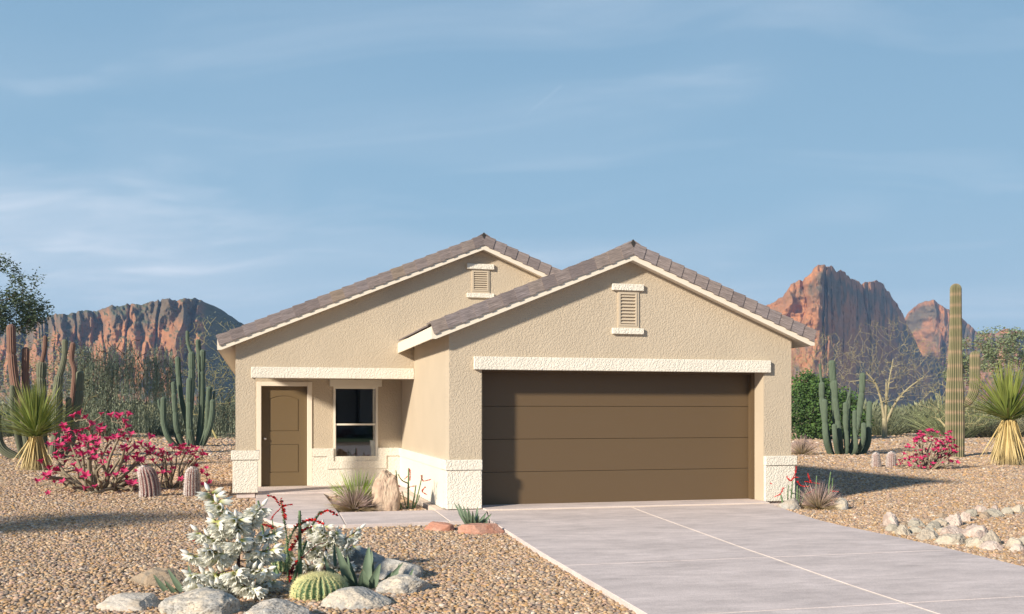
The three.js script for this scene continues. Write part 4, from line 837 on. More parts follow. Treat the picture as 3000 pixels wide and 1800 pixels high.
whiteBloom('tall white yucca bloom with purple stems behind the big front boulder', [-0.20, -9.3], 0.98, 0.84, 18, 20, 0.118, 61,
  { 17: [-0.24, 0.96, 0.05], 16: [0.22, 0.82, 0.0], 15: [0.05, 0.74, 0.2], 14: [-0.16, 0.72, 0.16], 13: [0.33, 0.58, -0.05], 12: [-0.34, 0.60, 0.05], 11: [0.1, 0.56, 0.3], 10: [0.36, 0.46, 0.14], 9: [-0.16, 0.48, 0.32], 8: [-0.4, 0.40, 0.1], 7: [0.28, 0.36, -0.28], 6: [0.33, 0.28, 0.2], 5: [-0.36, 0.24, 0.2], 4: [0.08, 0.3, 0.36], 3: [-0.2, 0.14, 0.34], 2: [0.26, 0.12, 0.3], 1: [-0.34, 0.12, 0.06], 0: [0.3, 0.14, -0.1] });
whiteBloom('smaller white yucca bloom behind the agave and the low barrel cactus', [0.66, -10.45], 0.5, 0.62, 12, 16, 0.105, 62, { 10: [-0.16, 0.50, 0.02], 9: [0.36, 0.46, 0], 8: [0.12, 0.44, 0.1], 7: [-0.2, 0.33, 0.12], 6: [0.3, 0.3, 0.1] });

// ---------- agaves ----------
const blue = [0.115, 0.165, 0.105];
agave('broad toothed agave behind the low golden barrel cactus', [0.92, -9.42], [
  [-0.24, 0.0, 0.02, -0.36, 0.31, -0.05, 0.045], [-0.08, 0.0, 0.0, -0.235, 0.40, -0.02, 0.085], [-0.12, 0.0, 0.06, -0.27, 0.20, 0.1, 0.085], [-0.07, 0.0, 0.1, -0.13, 0.14, 0.16, 0.04], [-0.05, 0.0, -0.06, -0.15, 0.29, -0.12, 0.05],
  [0.05, 0.0, -0.04, 0.07, 0.385, -0.08, 0.09], [0.09, 0.0, -0.08, 0.085, 0.33, -0.16, 0.06], [0.05, -0.02, 0.06, 0.04, 0.185, 0.1, 0.10], [0.06, -0.03, 0.1, 0.05, 0.15, 0.18, 0.045], [0.11, -0.01, 0.06, 0.205, 0.24, 0.1, 0.078], [-0.29, 0.15, -0.3, -0.31, 0.38, -0.34, 0.03]], blue, 3);
agave('small agave with few leaves against the right boulders', [1.20, -9.5], [[-0.04, 0.0, 0, 0.14, 0.21, -0.02, 0.042], [0.05, 0.0, -0.05, 0.09, 0.19, -0.12, 0.03], [-0.07, -0.02, 0.1, 0.06, 0.15, 0.16, 0.052], [0.18, 0.02, 0.08, 0.25, 0.17, 0.1, 0.03]], blue, 9);
agave('half hidden agave left of the tall white bloom', [-0.72, -9.62], [[-0.10, 0, 0.05, -0.22, 0.17, 0.08, 0.045], [0.03, 0, 0.02, -0.11, 0.215, 0.02, 0.05], [0.0, -0.01, 0.1, -0.09, 0.13, 0.16, 0.04], [0.14, 0, 0, 0.06, 0.245, -0.04, 0.045], [0.16, 0, 0.1, 0.17, 0.14, 0.14, 0.055], [0.24, 0, -0.02, 0.36, 0.2, 0.02, 0.05]], blue, 15);
{
  const L = [], tips = [[-0.30, 0.35], [-0.245, 0.36], [-0.165, 0.33], [-0.10, 0.32], [0.04, 0.30], [0.17, 0.23], [0.245, 0.215], [-0.235, 0.22], [-0.06, 0.22], [0.07, 0.20], [-0.02, 0.27], [0.13, 0.19], [-0.16, 0.18], [0.2, 0.12]];
  tips.forEach(([a, b], i) => L.push([a * 0.22, 0, (i % 3 - 1) * 0.03, a, b, ((i * 37) % 7 - 3) * 0.04 + (i > 6 ? 0.12 : -0.02), 0.055]));
  agave('agave behind the red stones where the walk meets the driveway', [2.96, -13.75], L, [0.14, 0.195, 0.125], 27);
}

// ---------- red flowered plants ----------
const Z5 = (list) => list.map(([a, b, e]) => [(a - 1370) * 0.00136, (745 - b) * 0.00136, e ?? 0]);
redWands('dark stemmed plant with red flower spikes between the white blooms', [0.27, -9.85],
  [[Z5([[1365, 745], [1360, 560], [1352, 390], [1335, 290], [1312, 150]]), 0.006], [Z5([[1352, 480], [1420, 350], [1500, 300]]), 0.005], [Z5([[1540, 330], [1590, 250], [1620, 235]]), 0.005], [Z5([[1450, 745], [1450, 480], [1448, 225]]), 0.016], [Z5([[1262, 790, 0.1], [1256, 700, 0.1], [1250, 645, 0.1]]), 0.013], [Z5([[1400, 745], [1440, 600], [1500, 440]]), 0.012], [Z5([[1250, 745, -0.3], [1120, 450, -0.4], [1075, 180, -0.4]]), 0.013], [Z5([[1225, 740, -0.2], [1240, 520, -0.2], [1215, 300, -0.2]]), 0.006]],
  [[Z5([[1345, 290], [1330, 220], [1310, 140]]), 0.017], [Z5([[1312, 205], [1345, 190], [1392, 182]]), 0.011], [Z5([[1308, 190], [1262, 130], [1215, 118]]), 0.013], [Z5([[1310, 210], [1270, 250], [1240, 292]]), 0.008], [Z5([[1410, 345], [1480, 305], [1545, 292], [1618, 325]]), 0.02], [Z5([[1590, 250], [1650, 225], [1715, 262]]), 0.016], [Z5([[1368, 730], [1400, 630], [1470, 560]]), 0.019], [Z5([[1382, 515], [1420, 445], [1470, 370], [1530, 342]]), 0.021], [Z5([[1190, 325], [1225, 335], [1255, 355]]), 0.016], [Z5([[1235, 650, 0.1], [1265, 665, 0.1], [1290, 700, 0.1]]), 0.016], [Z5([[1470, 560], [1560, 480], [1640, 450]]), 0.006], [Z5([[740, 410, 0.3], [790, 400, 0.3], [835, 385, 0.3]]), 0.012]], 0.022, 71, 0.3);
const Z2 = (list) => list.map(([a, b, e]) => [(a - 1600) * 0.00218, (1310 - b) * 0.00218, e ?? 0]);
redWands('slender red flowered plant between the standing stone and the garage wall', [2.42, -16.7],
  [[Z2([[1550, 1310], [1530, 1150], [1513, 1000]]), 0.011], [Z2([[1608, 1312], [1610, 1150], [1613, 985]]), 0.014], [Z2([[1640, 1310], [1655, 1220], [1670, 1118]]), 0.012], [Z2([[1655, 1310], [1690, 1170], [1720, 1038]]), 0.009], [Z2([[1600, 1310], [1575, 1220], [1560, 1160]]), 0.006], [Z2([[1612, 1105], [1560, 1080], [1528, 1030]]), 0.009], [Z2([[1630, 1310], [1680, 1250], [1700, 1190]]), 0.006], [Z2([[1580, 1310, 0.1], [1555, 1260, 0.1], [1545, 1220, 0.1]]), 0.006]],
  [[Z2([[1622, 1085], [1625, 1040], [1622, 990]]), 0.011], [Z2([[1712, 1040], [1725, 1085], [1790, 1072]]), 0.013], [Z2([[1580, 1072], [1610, 1045]]), 0.01], [Z2([[1600, 1142], [1640, 1128], [1665, 1125]]), 0.012], [Z2([[1752, 1192], [1718, 1165], [1745, 1130]]), 0.013], [Z2([[1505, 1205], [1535, 1190], [1555, 1178]]), 0.012], [Z2([[1530, 1120], [1545, 1130]]), 0.012]], 0.014, 72, 0.1);
const Z7 = (list) => list.map(([a, b, e]) => [(a - 440) * 0.00194, (510 - b) * 0.00194, e ?? 0]);
redWands('red flowered plant growing against the right garage base', [8.93, -15.3],
  [[Z7([[325, 545, 0.3], [310, 470, 0.25], [295, 380, 0.2]]), 0.016], [Z7([[388, 500], [385, 400], [392, 300]]), 0.008], [Z7([[415, 500], [418, 380], [428, 262]]), 0.009], [Z7([[465, 500], [468, 400], [470, 308]]), 0.014], [Z7([[480, 500], [486, 420], [492, 330]]), 0.008], [Z7([[490, 510], [530, 400], [575, 305]]), 0.009], [Z7([[410, 345], [430, 380], [450, 372]]), 0.007]],
  [[Z7([[238, 400, 0.2], [292, 372, 0.2], [320, 318, 0.2]]), 0.013], [Z7([[375, 226], [410, 268], [445, 218], [462, 135]]), 0.014], [Z7([[408, 268], [440, 240], [480, 232]]), 0.013], [Z7([[468, 270], [510, 310], [575, 315]]), 0.014], [Z7([[228, 288], [245, 296]]), 0.012]], 0.014, 73, 0.05);
redWands('red flowered plant rising behind the large mauve tuft', [9.62, -15.6],
  [[Z7([[505, 510], [500, 380], [508, 235]]), 0.011], [Z7([[620, 510], [620, 330], [636, 200]]), 0.012], [Z7([[630, 450], [648, 350], [656, 255]]), 0.009]].map(([p, q]) => [p.map(([a, b, e]) => [a - 0.19, b, e]), q]),
  [[Z7([[400, 290], [455, 298], [540, 312]]), 0.015], [Z7([[455, 298], [440, 260], [427, 212]]), 0.012], [Z7([[620, 376], [660, 378], [704, 384]]), 0.013], [Z7([[335, 402, 0.3], [390, 380, 0.3], [440, 350, 0.3]]), 0.012], [Z7([[615, 430], [640, 470]]), 0.012]].map(([p, q]) => [p.map(([a, b, e]) => [a - 0.19, b, e]), q]), 0.014, 74, 0.05);

// ---------- rocks ----------
const granite = { tint: [0.54, 0.47, 0.38], tint2: [0.38, 0.365, 0.34], speck: 0.45, detail: 46, rough: 0.2, cuts: 6, cutAt: 0.7, ridge: 0.05 };
rock('boulder', 'flat brown boulder at the far left of the planted group', [-0.92, -10.1], 0.60, 0.15, 0.44, { ...granite, seed: 101, tint: [0.36, 0.27, 0.185], tint2: [0.27, 0.22, 0.165], speck: 0.2 }, 'boulders around the planted group');
rock('boulder', 'pale pointed boulder at the left front of the planted group', [-1.06, -8.95], 0.56, 0.125, 0.36, { ...granite, seed: 132, tint: [0.52, 0.47, 0.41], tint2: [0.42, 0.36, 0.29], cuts: 7, ridge: 0.05, speck: 0.15 }, 'boulders around the planted group');
rock('boulder', 'large speckled grey boulder in front of the tall white bloom', [-0.47, -8.58], 0.70, 0.205, 0.52, { ...granite, seed: 107, speck: 0.5 }, 'boulders around the planted group');
rock('boulder', 'speckled boulder cut by the bottom edge of the picture', [0.13, -8.10], 0.58, 0.17, 0.46, { ...granite, seed: 110, speck: 0.55, tint: [0.45, 0.40, 0.34] }, 'boulders around the planted group');
rock('boulder', 'sunlit cream boulder right of the low golden barrel cactus', [0.82, -8.58], 0.60, 0.165, 0.46, { ...granite, seed: 115, tint: [0.58, 0.50, 0.40], speck: 0.35 }, 'boulders around the planted group');
rock('boulder', 'cream boulder at the right end of the planted group', [1.30, -9.15], 0.55, 0.17, 0.42, { ...granite, seed: 119, tint: [0.57, 0.49, 0.39], speck: 0.4, turn: 0.3 }, 'boulders around the planted group');
rock('boulder', 'rounded grey boulder with sloping shoulder behind the right agave', [1.36, -9.95], 0.64, 0.195, 0.46, { ...granite, seed: 124, tint: [0.40, 0.36, 0.31], speck: 0.35 }, 'boulders around the planted group');
rock('boulder', 'smooth blue grey boulder rearmost of the planted group', [1.02, -10.62], 0.66, 0.23, 0.46, { ...granite, seed: 128, tint: [0.33, 0.32, 0.30], tint2: [0.27, 0.27, 0.265], speck: 0.25 }, 'boulders around the planted group');
rock('standing_stone', 'upright craggy tan stone below the window', [2.05, -16.62], 0.45, 0.70, 0.36, { seed: 140, tint: [0.54, 0.41, 0.30], tint2: [0.40, 0.285, 0.21], detail: 34, rough: 0.22, cuts: 6, cutAt: 0.98, ridge: 0.1, freq: 1.5, boxy: 0.95, round: 0.02, tilt: -0.06 });
const sand = { tint: [0.40, 0.175, 0.115], tint2: [0.47, 0.26, 0.19], detail: 34, rough: 0.12, cuts: 9, cutAt: 0.62, ridge: 0.035, layers: 9, top: 0.6, boxy: 0.6 };
rock('sandstone_block', 'smaller flat red sandstone block beside the walk', [2.42, -13.65], 0.46, 0.20, 0.3, { ...sand, seed: 151 }, 'red sandstone blocks');
rock('sandstone_block', 'larger flat red sandstone block in front of the agave', [2.92, -13.18], 0.60, 0.24, 0.34, { ...sand, seed: 157 }, 'red sandstone blocks');
rock('boulder', 'angular grey rock beside the driveway at the garage corner', [8.74, -15.1], 0.43, 0.235, 0.34, { ...granite, seed: 162, tint: [0.42, 0.36, 0.29], cuts: 8, detail: 30, speck: 0.2 }, 'rocks by the driveway');
rock('boulder', 'round cream rock right of the large mauve tuft', [9.56, -14.85], 0.32, 0.21, 0.28, { ...granite, seed: 167, tint: [0.47, 0.40, 0.30], detail: 30, ridge: 0.05, speck: 0.15 }, 'rocks by the driveway');
const border = [[12.09,-13.68,.18,.15,'w'],[11.79,-13.57,.21,.11,'g'],[11.92,-14.02,.15,.09,'p'],[11.28,-13.30,.31,.13,'g'],[11.00,-13.14,.23,.11,'t'],[11.50,-13.83,.21,.15,'p'],[10.90,-13.34,.24,.12,'g'],[10.33,-12.77,.19,.15,'p'],[9.85,-12.42,.30,.19,'p'],[10.35,-13.31,.16,.08,'t'],[9.60,-12.42,.29,.12,'w'],[9.26,-12.07,.28,.11,'g'],[9.70,-12.82,.14,.06,'t'],[9.47,-12.80,.24,.09,'p'],[9.17,-12.37,.25,.12,'g'],[8.90,-12.54,.32,.18,'p'],[8.53,-12.01,.18,.11,'g'],[8.42,-11.62,.23,.15,'w'],[9.05,-12.44,.18,.08,'t'],[8.66,-11.69,.20,.11,'g'],[8.44,-11.16,.36,.16,'w'],[9.13,-11.70,.21,.08,'w'],[9.02,-11.42,.40,.14,'p'],[8.47,-10.69,.37,.15,'w'],[9.24,-11.24,.43,.17,'p'],[9.12,-10.97,.22,.13,'p'],[8.55,-10.38,.21,.13,'w'],[8.85,-10.46,.31,.19,'w'],[8.55,-10.12,.26,.10,'p'],[8.98,-10.22,.22,.11,'w'],[8.76,-9.92,.16,.09,'p'],[8.64,-10.60,.13,.09,'g'],[12.5,-13.9,.26,.14,'w'],[9.3,-10.3,.3,.15,'g']];
const borderTint = { w: [[0.50, 0.44, 0.35], [0.40, 0.34, 0.27], 'cream'], g: [[0.40, 0.365, 0.30], [0.31, 0.28, 0.23], 'grey'], p: [[0.52, 0.435, 0.38], [0.40, 0.31, 0.265], 'pinkish'], t: [[0.41, 0.31, 0.22], [0.33, 0.25, 0.18], 'tan'] };
const ordinal = ['first', 'second', 'third', 'fourth', 'fifth', 'sixth', 'seventh', 'eighth', 'ninth', 'tenth', 'eleventh', 'twelfth', 'thirteenth', 'fourteenth', 'fifteenth', 'sixteenth', 'seventeenth', 'eighteenth', 'nineteenth', 'twentieth'];
const rows = { far: [], near: [] };
border.forEach((b, i) => { const right = b[0] * CX + b[1] * SX, fwd = b[0] * SX - b[1] * CX; rows[b[1] < -11.8 ? 'far' : 'near'].push([right / fwd, i]); });
for (const k of ['far', 'near']) rows[k].sort((p, q) => p[0] - q[0]).forEach(([, i], n) => border[i].push(k, ordinal[n]));
border.forEach(([x, z, w, h, c, row, nth], i) => {
  const [a, b, n] = borderTint[c];
  rock('border_stone', `craggy ${n} stone, ${nth} from the left in the ${row} row of the rock border`, [x, z], w * 1.12, h * 1.05, w * 0.8, { seed: 200 + i, tint: a, tint2: b, detail: 20, rough: 0.3, cuts: 10, cutAt: 0.7, ridge: 0.13, speck: 0.2, boxy: 0.35, round: 0.02, turn: (i * 1.7) % 3 }, 'stones of the rock border');
});
// fallen blossoms on the gravel
for (const [x, z, l, s] of [[-4.06, -21.22, 'fallen pink blossom on the gravel left of the large pink shrub', 0.06], [-1.11, -23.48, 'fallen pink blossom on the gravel beside the left porch post', 0.075]]) {
  const m = obj(numbered('fallen_blossom'), trumpet[0], M.petal); m.position.set(x, groundY(x, z) + 0.02, z); m.scale.setScalar(s); m.rotation.set(0.7, 0.4, 0.2); m.userData = { label: l, category: 'flower' };
}
// ---------- background: trees and scrub 45 to 70 m away, mountains 800 m and more away ----------
const yard = (r, f) => [r * CX + f * SX, r * SX - f * CX];          // metres to the right of and along the line of sight
const inBall = (r, q = 1) => { for (;;) { const v = V3(r() * 2 - 1, r() * 2 - 1, r() * 2 - 1), l = v.length(); if (l < 1 && l > 0.05) return v.multiplyScalar(Math.pow(l, q - 1)); } };
function crownPoints(r, blobs, n) {
  const o = [];
  for (let i = 0; i < n; i++) { const [x, y, z, a, b, c] = blobs[Math.floor(r() * blobs.length)], v = inBall(r, 0.6); o.push(V3(x + v.x * a, y + v.y * b, z + v.z * c)); }
  return o.sort((p, q) => p.y + Math.hypot(p.x, p.z) * 0.4 - q.y - Math.hypot(q.x, q.z) * 0.4);
}
function tree(name, label, [x, z], { blobs, targets, leaves, leafLen, leafW, spread, tint, tint2, wood, r0, hang = 0, roots, rMin = 0.02, seed, wiggle = 0.3, decay = 0.82, upEnd = 0.06, lead = 0.2, droop = 0, mat = M.leafy, limbs = [] }, group) {
  const t = thing(name, label, 'tree', gp(x, z, -0.05), FACE, group), r = rng(seed), T = crownPoints(r, blobs, targets);
  const br = grow(T, { limbs, roots: (roots ?? [[0, 0, 0]]).map((p) => V3(...p)), wiggle, r0, decay, rMin, penalty: 0.2, below: 0.8, tip: 0.5, seg: 5, seed: seed + 5, upEnd, lead });
  const thick = br.filter((b) => b.rad[0] > rMin * 1.8), thin = br.filter((b) => b.rad[0] <= rMin * 1.8);
  obj('trunk', woodGeo(thick.length ? thick : br.slice(0, 2), 7, wood, seed), M.wood, t);
  if (thin.length) obj('twigs', woodGeo(thin, 4, mul3(wood, 1.05), seed), M.wood, t, 'stuff');
  if (leaves) {
    const b = new Buf();
    for (let i = 0; i < leaves; i++) {
      const e = br[Math.floor(r() * br.length)], p = e.pts[Math.floor(r() * 3) + 3], v = inBall(r), c = mul3(mix3(tint, tint2, r()), 0.75 + 0.5 * r());
      if (hang) {
        const L = hang * (0.35 + 0.75 * r()), k = Math.round(L / leafLen * 1.7); let sx = p.x + v.x * spread, sy = p.y + v.y * spread, sz = p.z + v.z * spread;
        const sw = (r() - 0.5) * 0.3, sw2 = (r() - 0.5) * 0.3;
        for (let q = 0; q < k; q++) { const f = q / k, yy = sy - L * f; if (yy < 0.05) break; const a = r() * 6.283, d = V3(Math.cos(a) * 0.4, -0.9, Math.sin(a) * 0.4).normalize(), s = V3(-Math.sin(a), 0, Math.cos(a)); b.leaf(sx + sw * f * f, yy, sz + sw2 * f * f, d, s, leafLen * (0.7 + 0.6 * r()), leafW, c); }
      } else {
        const a = r() * 6.283, d = V3(Math.cos(a), (r() - 0.5) * 1.6 - droop, Math.sin(a)).normalize(), s = V3(r() - 0.5, r() - 0.5, r() - 0.5).cross(d).normalize();
        b.leaf(p.x + v.x * spread, Math.max(0.03, p.y + v.y * spread), p.z + v.z * spread, d, s, leafLen * (0.6 + 0.7 * r()), leafW * (0.7 + 0.5 * r()), c);
      }
    }
    obj('crown', b.geo(), mat, t, 'stuff');
  }
  return t;
}
function scrub(label, [x, z], w, h, n, tint, seed, bladeW = 0.03, group = 'low scrub behind the yard') {
  const t = thing('scrub_bush', label, 'shrub', gp(x, z, -0.05), FACE, group), r = rng(seed), b = new Buf();
  for (let i = 0; i < n; i++) {
    const a = r() * 6.283, q = Math.sqrt(r()), e = 0.1 + 0.9 * q * 0.9, o = V3(Math.cos(a) * q * w * 0.28, 0, Math.sin(a) * q * w * 0.2), d = V3(Math.cos(a) * Math.sin(e), Math.cos(e), Math.sin(a) * Math.sin(e)).normalize(), c = mul3(tint, 0.6 + 0.8 * r());
    b.blade(o, d, h * (0.55 + 0.6 * r()), bladeW, 0.05 + 0.35 * r() * q, 6, c, mul3(c, 1.15), { power: 0.5, roll: r() * 3 });
    for (let k = 0; k < 4; k++) { const f = 0.35 + 0.6 * r(), L = h * 0.8 * f, dd = V3(r() - 0.5, r() - 0.3, r() - 0.5).normalize(), s = V3(r() - 0.5, r() - 0.5, r() - 0.5).cross(dd).normalize(); b.leaf(o.x + d.x * L, o.y + d.y * L * 0.9, o.z + d.z * L, dd, s, bladeW * 5 * (0.5 + r()), bladeW * 0.6, c); }
  }
  obj('twigs', b.geo(), M.plant, t, 'stuff');
}
// left
// stands outside the frame: its soft shadow lies across the gravel left of the porch
tree('mesquite_tree', 'small leafy tree outside the left edge whose shadow crosses the gravel', [-8.6, -12.5], { blobs: [[0, 3.0, 0, 1.5, 0.75, 1.0], [0.6, 2.6, 0, 1.0, 0.6, 0.9], [-0.6, 2.7, 0.2, 1.0, 0.6, 0.9]], targets: 120, leaves: 6500, leafLen: 0.1, leafW: 0.022, spread: 0.3, tint: [0.06, 0.085, 0.035], tint2: [0.10, 0.13, 0.055], wood: [0.12, 0.09, 0.06], r0: 0.09, seed: 309, rMin: 0.008 });
tree('olive_tree', 'dark leafed tree crown cut by the upper left edge', yard(-28.3, 51), { blobs: [[1.6, 7.8, 0, 2.6, 1.75, 2], [-0.8, 8.3, 0, 2, 1.6, 2], [2.6, 6.9, 0, 1.6, 1.0, 1.5]], targets: 170, leaves: 11000, leafLen: 0.19, leafW: 0.036, spread: 0.5, tint: [0.035, 0.065, 0.022], tint2: [0.065, 0.10, 0.035], wood: [0.10, 0.075, 0.05], r0: 0.22, roots: [[-2.2, 0, 0]], seed: 301, rMin: 0.014 });
const greyGreen = [0.16, 0.19, 0.115], greyGreen2 = [0.23, 0.25, 0.15], verde = [0.32, 0.27, 0.125];
tree('palo_verde_tree', 'wispy tree behind the reddish organ pipe cactus', yard(-27.6, 58), { blobs: [[0, 4.2, 0, 3.1, 2.3, 2], [-1.2, 3.0, 0, 2.4, 2.0, 2], [1.5, 3.4, 0, 2.0, 2.2, 2]], targets: 320, leaves: 3400, leafLen: 0.2, leafW: 0.028, spread: 0.5, tint: greyGreen, tint2: greyGreen2, wood: verde, r0: 0.10, roots: [[-0.4, 0, 0], [0.5, 0, 0.3]], seed: 302, wiggle: 0.35, rMin: 0.012 }, 'palo verde trees');
tree('weeping_tree', 'weeping grey green tree with hanging strands left of the green organ pipe cactus', yard(-23.6, 60), { blobs: [[0, 5.3, 0, 2.6, 0.9, 1.8], [-1.9, 4.3, 0, 1.6, 1.4, 1.5], [2.0, 4.5, 0, 1.5, 1.2, 1.5], [0, 3.4, 0.8, 2.7, 1.7, 1.2]], targets: 230, leaves: 1000, leafLen: 0.17, leafW: 0.024, spread: 0.5, hang: 2.7, tint: [0.185, 0.225, 0.15], tint2: [0.27, 0.295, 0.195], wood: [0.07, 0.055, 0.045], r0: 0.13, roots: [[-0.5, 0, 0], [0.6, 0, 0.2], [1.3, 0, -0.2]], seed: 303 });
tree('weeping_tree', 'lower weeping tree standing between the organ pipe cactus and the house wall', yard(-17.6, 58.5), { blobs: [[0, 2.2, 0, 2.0, 1.1, 1.4], [1.0, 1.6, 0, 1.2, 0.8, 1.0]], targets: 110, leaves: 420, leafLen: 0.16, leafW: 0.022, spread: 0.4, hang: 1.6, tint: [0.17, 0.21, 0.14], tint2: [0.26, 0.28, 0.19], wood: [0.09, 0.07, 0.05], r0: 0.09, seed: 304 });
tree('palo_verde_tree', 'thin yellow green tree rising behind the left eave of the house', yard(-17.3, 57), { blobs: [[0, 5.0, 0, 2.0, 2.3, 1.6], [0.8, 3.6, 0, 1.9, 1.5, 1.5], [-1.0, 3.2, 0, 1.6, 1.8, 1.4]], targets: 560, leaves: 1900, leafLen: 0.16, leafW: 0.02, spread: 0.45, tint: [0.17, 0.19, 0.085], tint2: [0.24, 0.24, 0.12], wood: [0.36, 0.31, 0.13], r0: 0.10, roots: [[0.3, 0, 0], [0.8, 0, 0]], seed: 305, wiggle: 0.14, lead: 0.12, upEnd: 0.03, rMin: 0.008 }, 'palo verde trees');
for (const [r, f, w, h, c, s, l] of [[-31, 62, 3.4, 2.4, greyGreen, 311, 'grey scrub at the left edge behind the yucca'], [-26.4, 62, 3.6, 2.6, greyGreen2, 312, 'scrub bush between the two left trees'], [-22.4, 64, 3.4, 2.3, greyGreen, 313, 'scrub bush under the weeping tree'], [-19.4, 62, 3.2, 2.6, greyGreen2, 314, 'scrub bush behind the green organ pipe cactus']]) scrub(l, yard(r, f), w, h, 420, c, s);
// right
tree('leafy_shrub', 'dense dark green leafy shrub right of the garage wall', yard(17.3, 56), { blobs: [[0, 1.7, 0, 2.0, 1.75, 1.5], [-1.2, 1.7, 0.2, 1.6, 1.8, 1.3], [1.5, 1.4, 0, 1.4, 1.4, 1.2], [-0.4, 2.8, 0, 1.2, 1.0, 1.0]], targets: 260, leaves: 14000, leafLen: 0.17, leafW: 0.062, spread: 0.42, tint: [0.042, 0.105, 0.015], tint2: [0.09, 0.17, 0.028], wood: [0.06, 0.05, 0.03], r0: 0.06, seed: 321, rMin: 0.014, roots: [[-0.6, 0, 0], [0.5, 0, 0]] }).userData.category = 'shrub';
tree('palo_verde_tree', 'bare thin tree with fine twigs rising above the dense green shrub', yard(18.6, 61), { blobs: [[0, 4.8, 0, 2.6, 2.3, 1.8], [-1.2, 3.8, 0, 1.8, 1.8, 1.5]], targets: 560, leaves: 900, leafLen: 0.1, leafW: 0.014, spread: 0.3, tint: [0.25, 0.24, 0.12], tint2: [0.3, 0.28, 0.15], wood: [0.33, 0.28, 0.15], r0: 0.1, seed: 322, wiggle: 0.12, lead: 0.12, upEnd: 0.03, rMin: 0.0075 }, 'palo verde trees');
tree('palo_verde_tree', 'large bare tree with thick pale trunk and forked limbs right of the organ pipe cactus', yard(22.65, 60), { blobs: [[0.2, 5.6, 0, 2.4, 2.0, 1.8], [-2.2, 4.2, 0, 1.9, 1.9, 1.6], [2.3, 4.4, 0, 2.0, 1.8, 1.6], [0.6, 3.6, 0.6, 2.6, 1.4, 1.4]], targets: 1200, leaves: 1800, leafLen: 0.1, leafW: 0.012, spread: 0.3, tint: [0.25, 0.24, 0.12], tint2: [0.32, 0.29, 0.16], wood: [0.31, 0.265, 0.16], r0: 0.1, decay: 0.6, seed: 323, wiggle: 0.12, lead: 0.12, upEnd: 0.03, rMin: 0.007, roots: [], limbs: [[[[0, -0.1, 0], [0.02, 0.6, 0], [0, 1.3, 0]], 0.19, 0.14], [[[0, 1.1, 0], [-0.22, 2.38, 0.05], [-0.59, 3.44, 0.1], [-1.18, 4.1, 0.15]], 0.10, 0.04], [[[0.02, 1.1, 0], [0.11, 2.38, 0], [0.11, 3.5, 0]], 0.11, 0.04], [[[0.1, 2.2, 0], [0.34, 3.67, -0.1], [0.62, 4.9, -0.2]], 0.07, 0.03], [[[0.05, 0.9, 0], [0.56, 2.1, 0.1], [1.12, 2.88, 0.2], [1.8, 3.44, 0.2], [2.3, 3.8, 0.2]], 0.09, 0.03], [[[-0.59, 3.44, 0.1], [-1.3, 3.6, 0.3], [-2.2, 3.5, 0.3]], 0.05, 0.025]] }, 'palo verde trees');
tree('palo_verde_tree', 'low bare tree with a limb leaning out near the saguaro', yard(25.2, 58), { blobs: [[0.6, 2.4, 0, 2.0, 1.3, 1.2], [1.6, 1.6, 0.2, 1.4, 0.9, 1.0]], targets: 260, leaves: 900, leafLen: 0.12, leafW: 0.016, spread: 0.35, tint: [0.20, 0.22, 0.11], tint2: [0.28, 0.27, 0.14], wood: [0.36, 0.31, 0.16], r0: 0.09, seed: 324, wiggle: 0.28, rMin: 0.011, roots: [[-1.4, 0, 0.2], [-0.6, 0.5, 0.2], [0.2, 0.8, 0.2]] }, 'palo verde trees');
tree('mesquite_tree', 'clumped grey green tree behind the saguaro at the right edge', yard(30.6, 62), { blobs: [[-1.6, 5.4, 0, 1.5, 1.2, 1.4], [-0.2, 6.0, 0, 1.4, 1.0, 1.4], [1.5, 5.7, 0, 1.7, 1.1, 1.5], [3.2, 5.3, 0, 1.8, 1.3, 1.5], [0.6, 4.7, 0, 2.6, 0.8, 1.5], [-2.4, 4.3, 0, 1.0, 0.9, 1.0]], targets: 260, leaves: 7600, leafLen: 0.2, leafW: 0.038, spread: 0.36, tint: [0.155, 0.205, 0.095], tint2: [0.26, 0.31, 0.165], wood: [0.14, 0.10, 0.065], r0: 0.17, seed: 325, rMin: 0.018 });
for (const [r, f, w, h, c, s, l] of [[20.2, 66, 3.2, 2.2, [0.2, 0.19, 0.11], 331, 'dry scrub behind the organ pipe cactus on the right'], [24.4, 65, 3.6, 2.6, [0.17, 0.185, 0.10], 332, 'dry scrub behind the large bare tree'], [26.9, 60, 3.4, 3.4, [0.20, 0.225, 0.11], 333, 'tall green scrub left of the saguaro'], [29.4, 60, 3.2, 2.3, [0.2, 0.19, 0.11], 334, 'dry scrub between the saguaro and the right yucca'], [32.0, 60, 3.4, 2.5, [0.21, 0.20, 0.13], 335, 'grey scrub at the right edge behind the yucca']]) scrub(l, yard(r, f), w, h, 440, c, s);
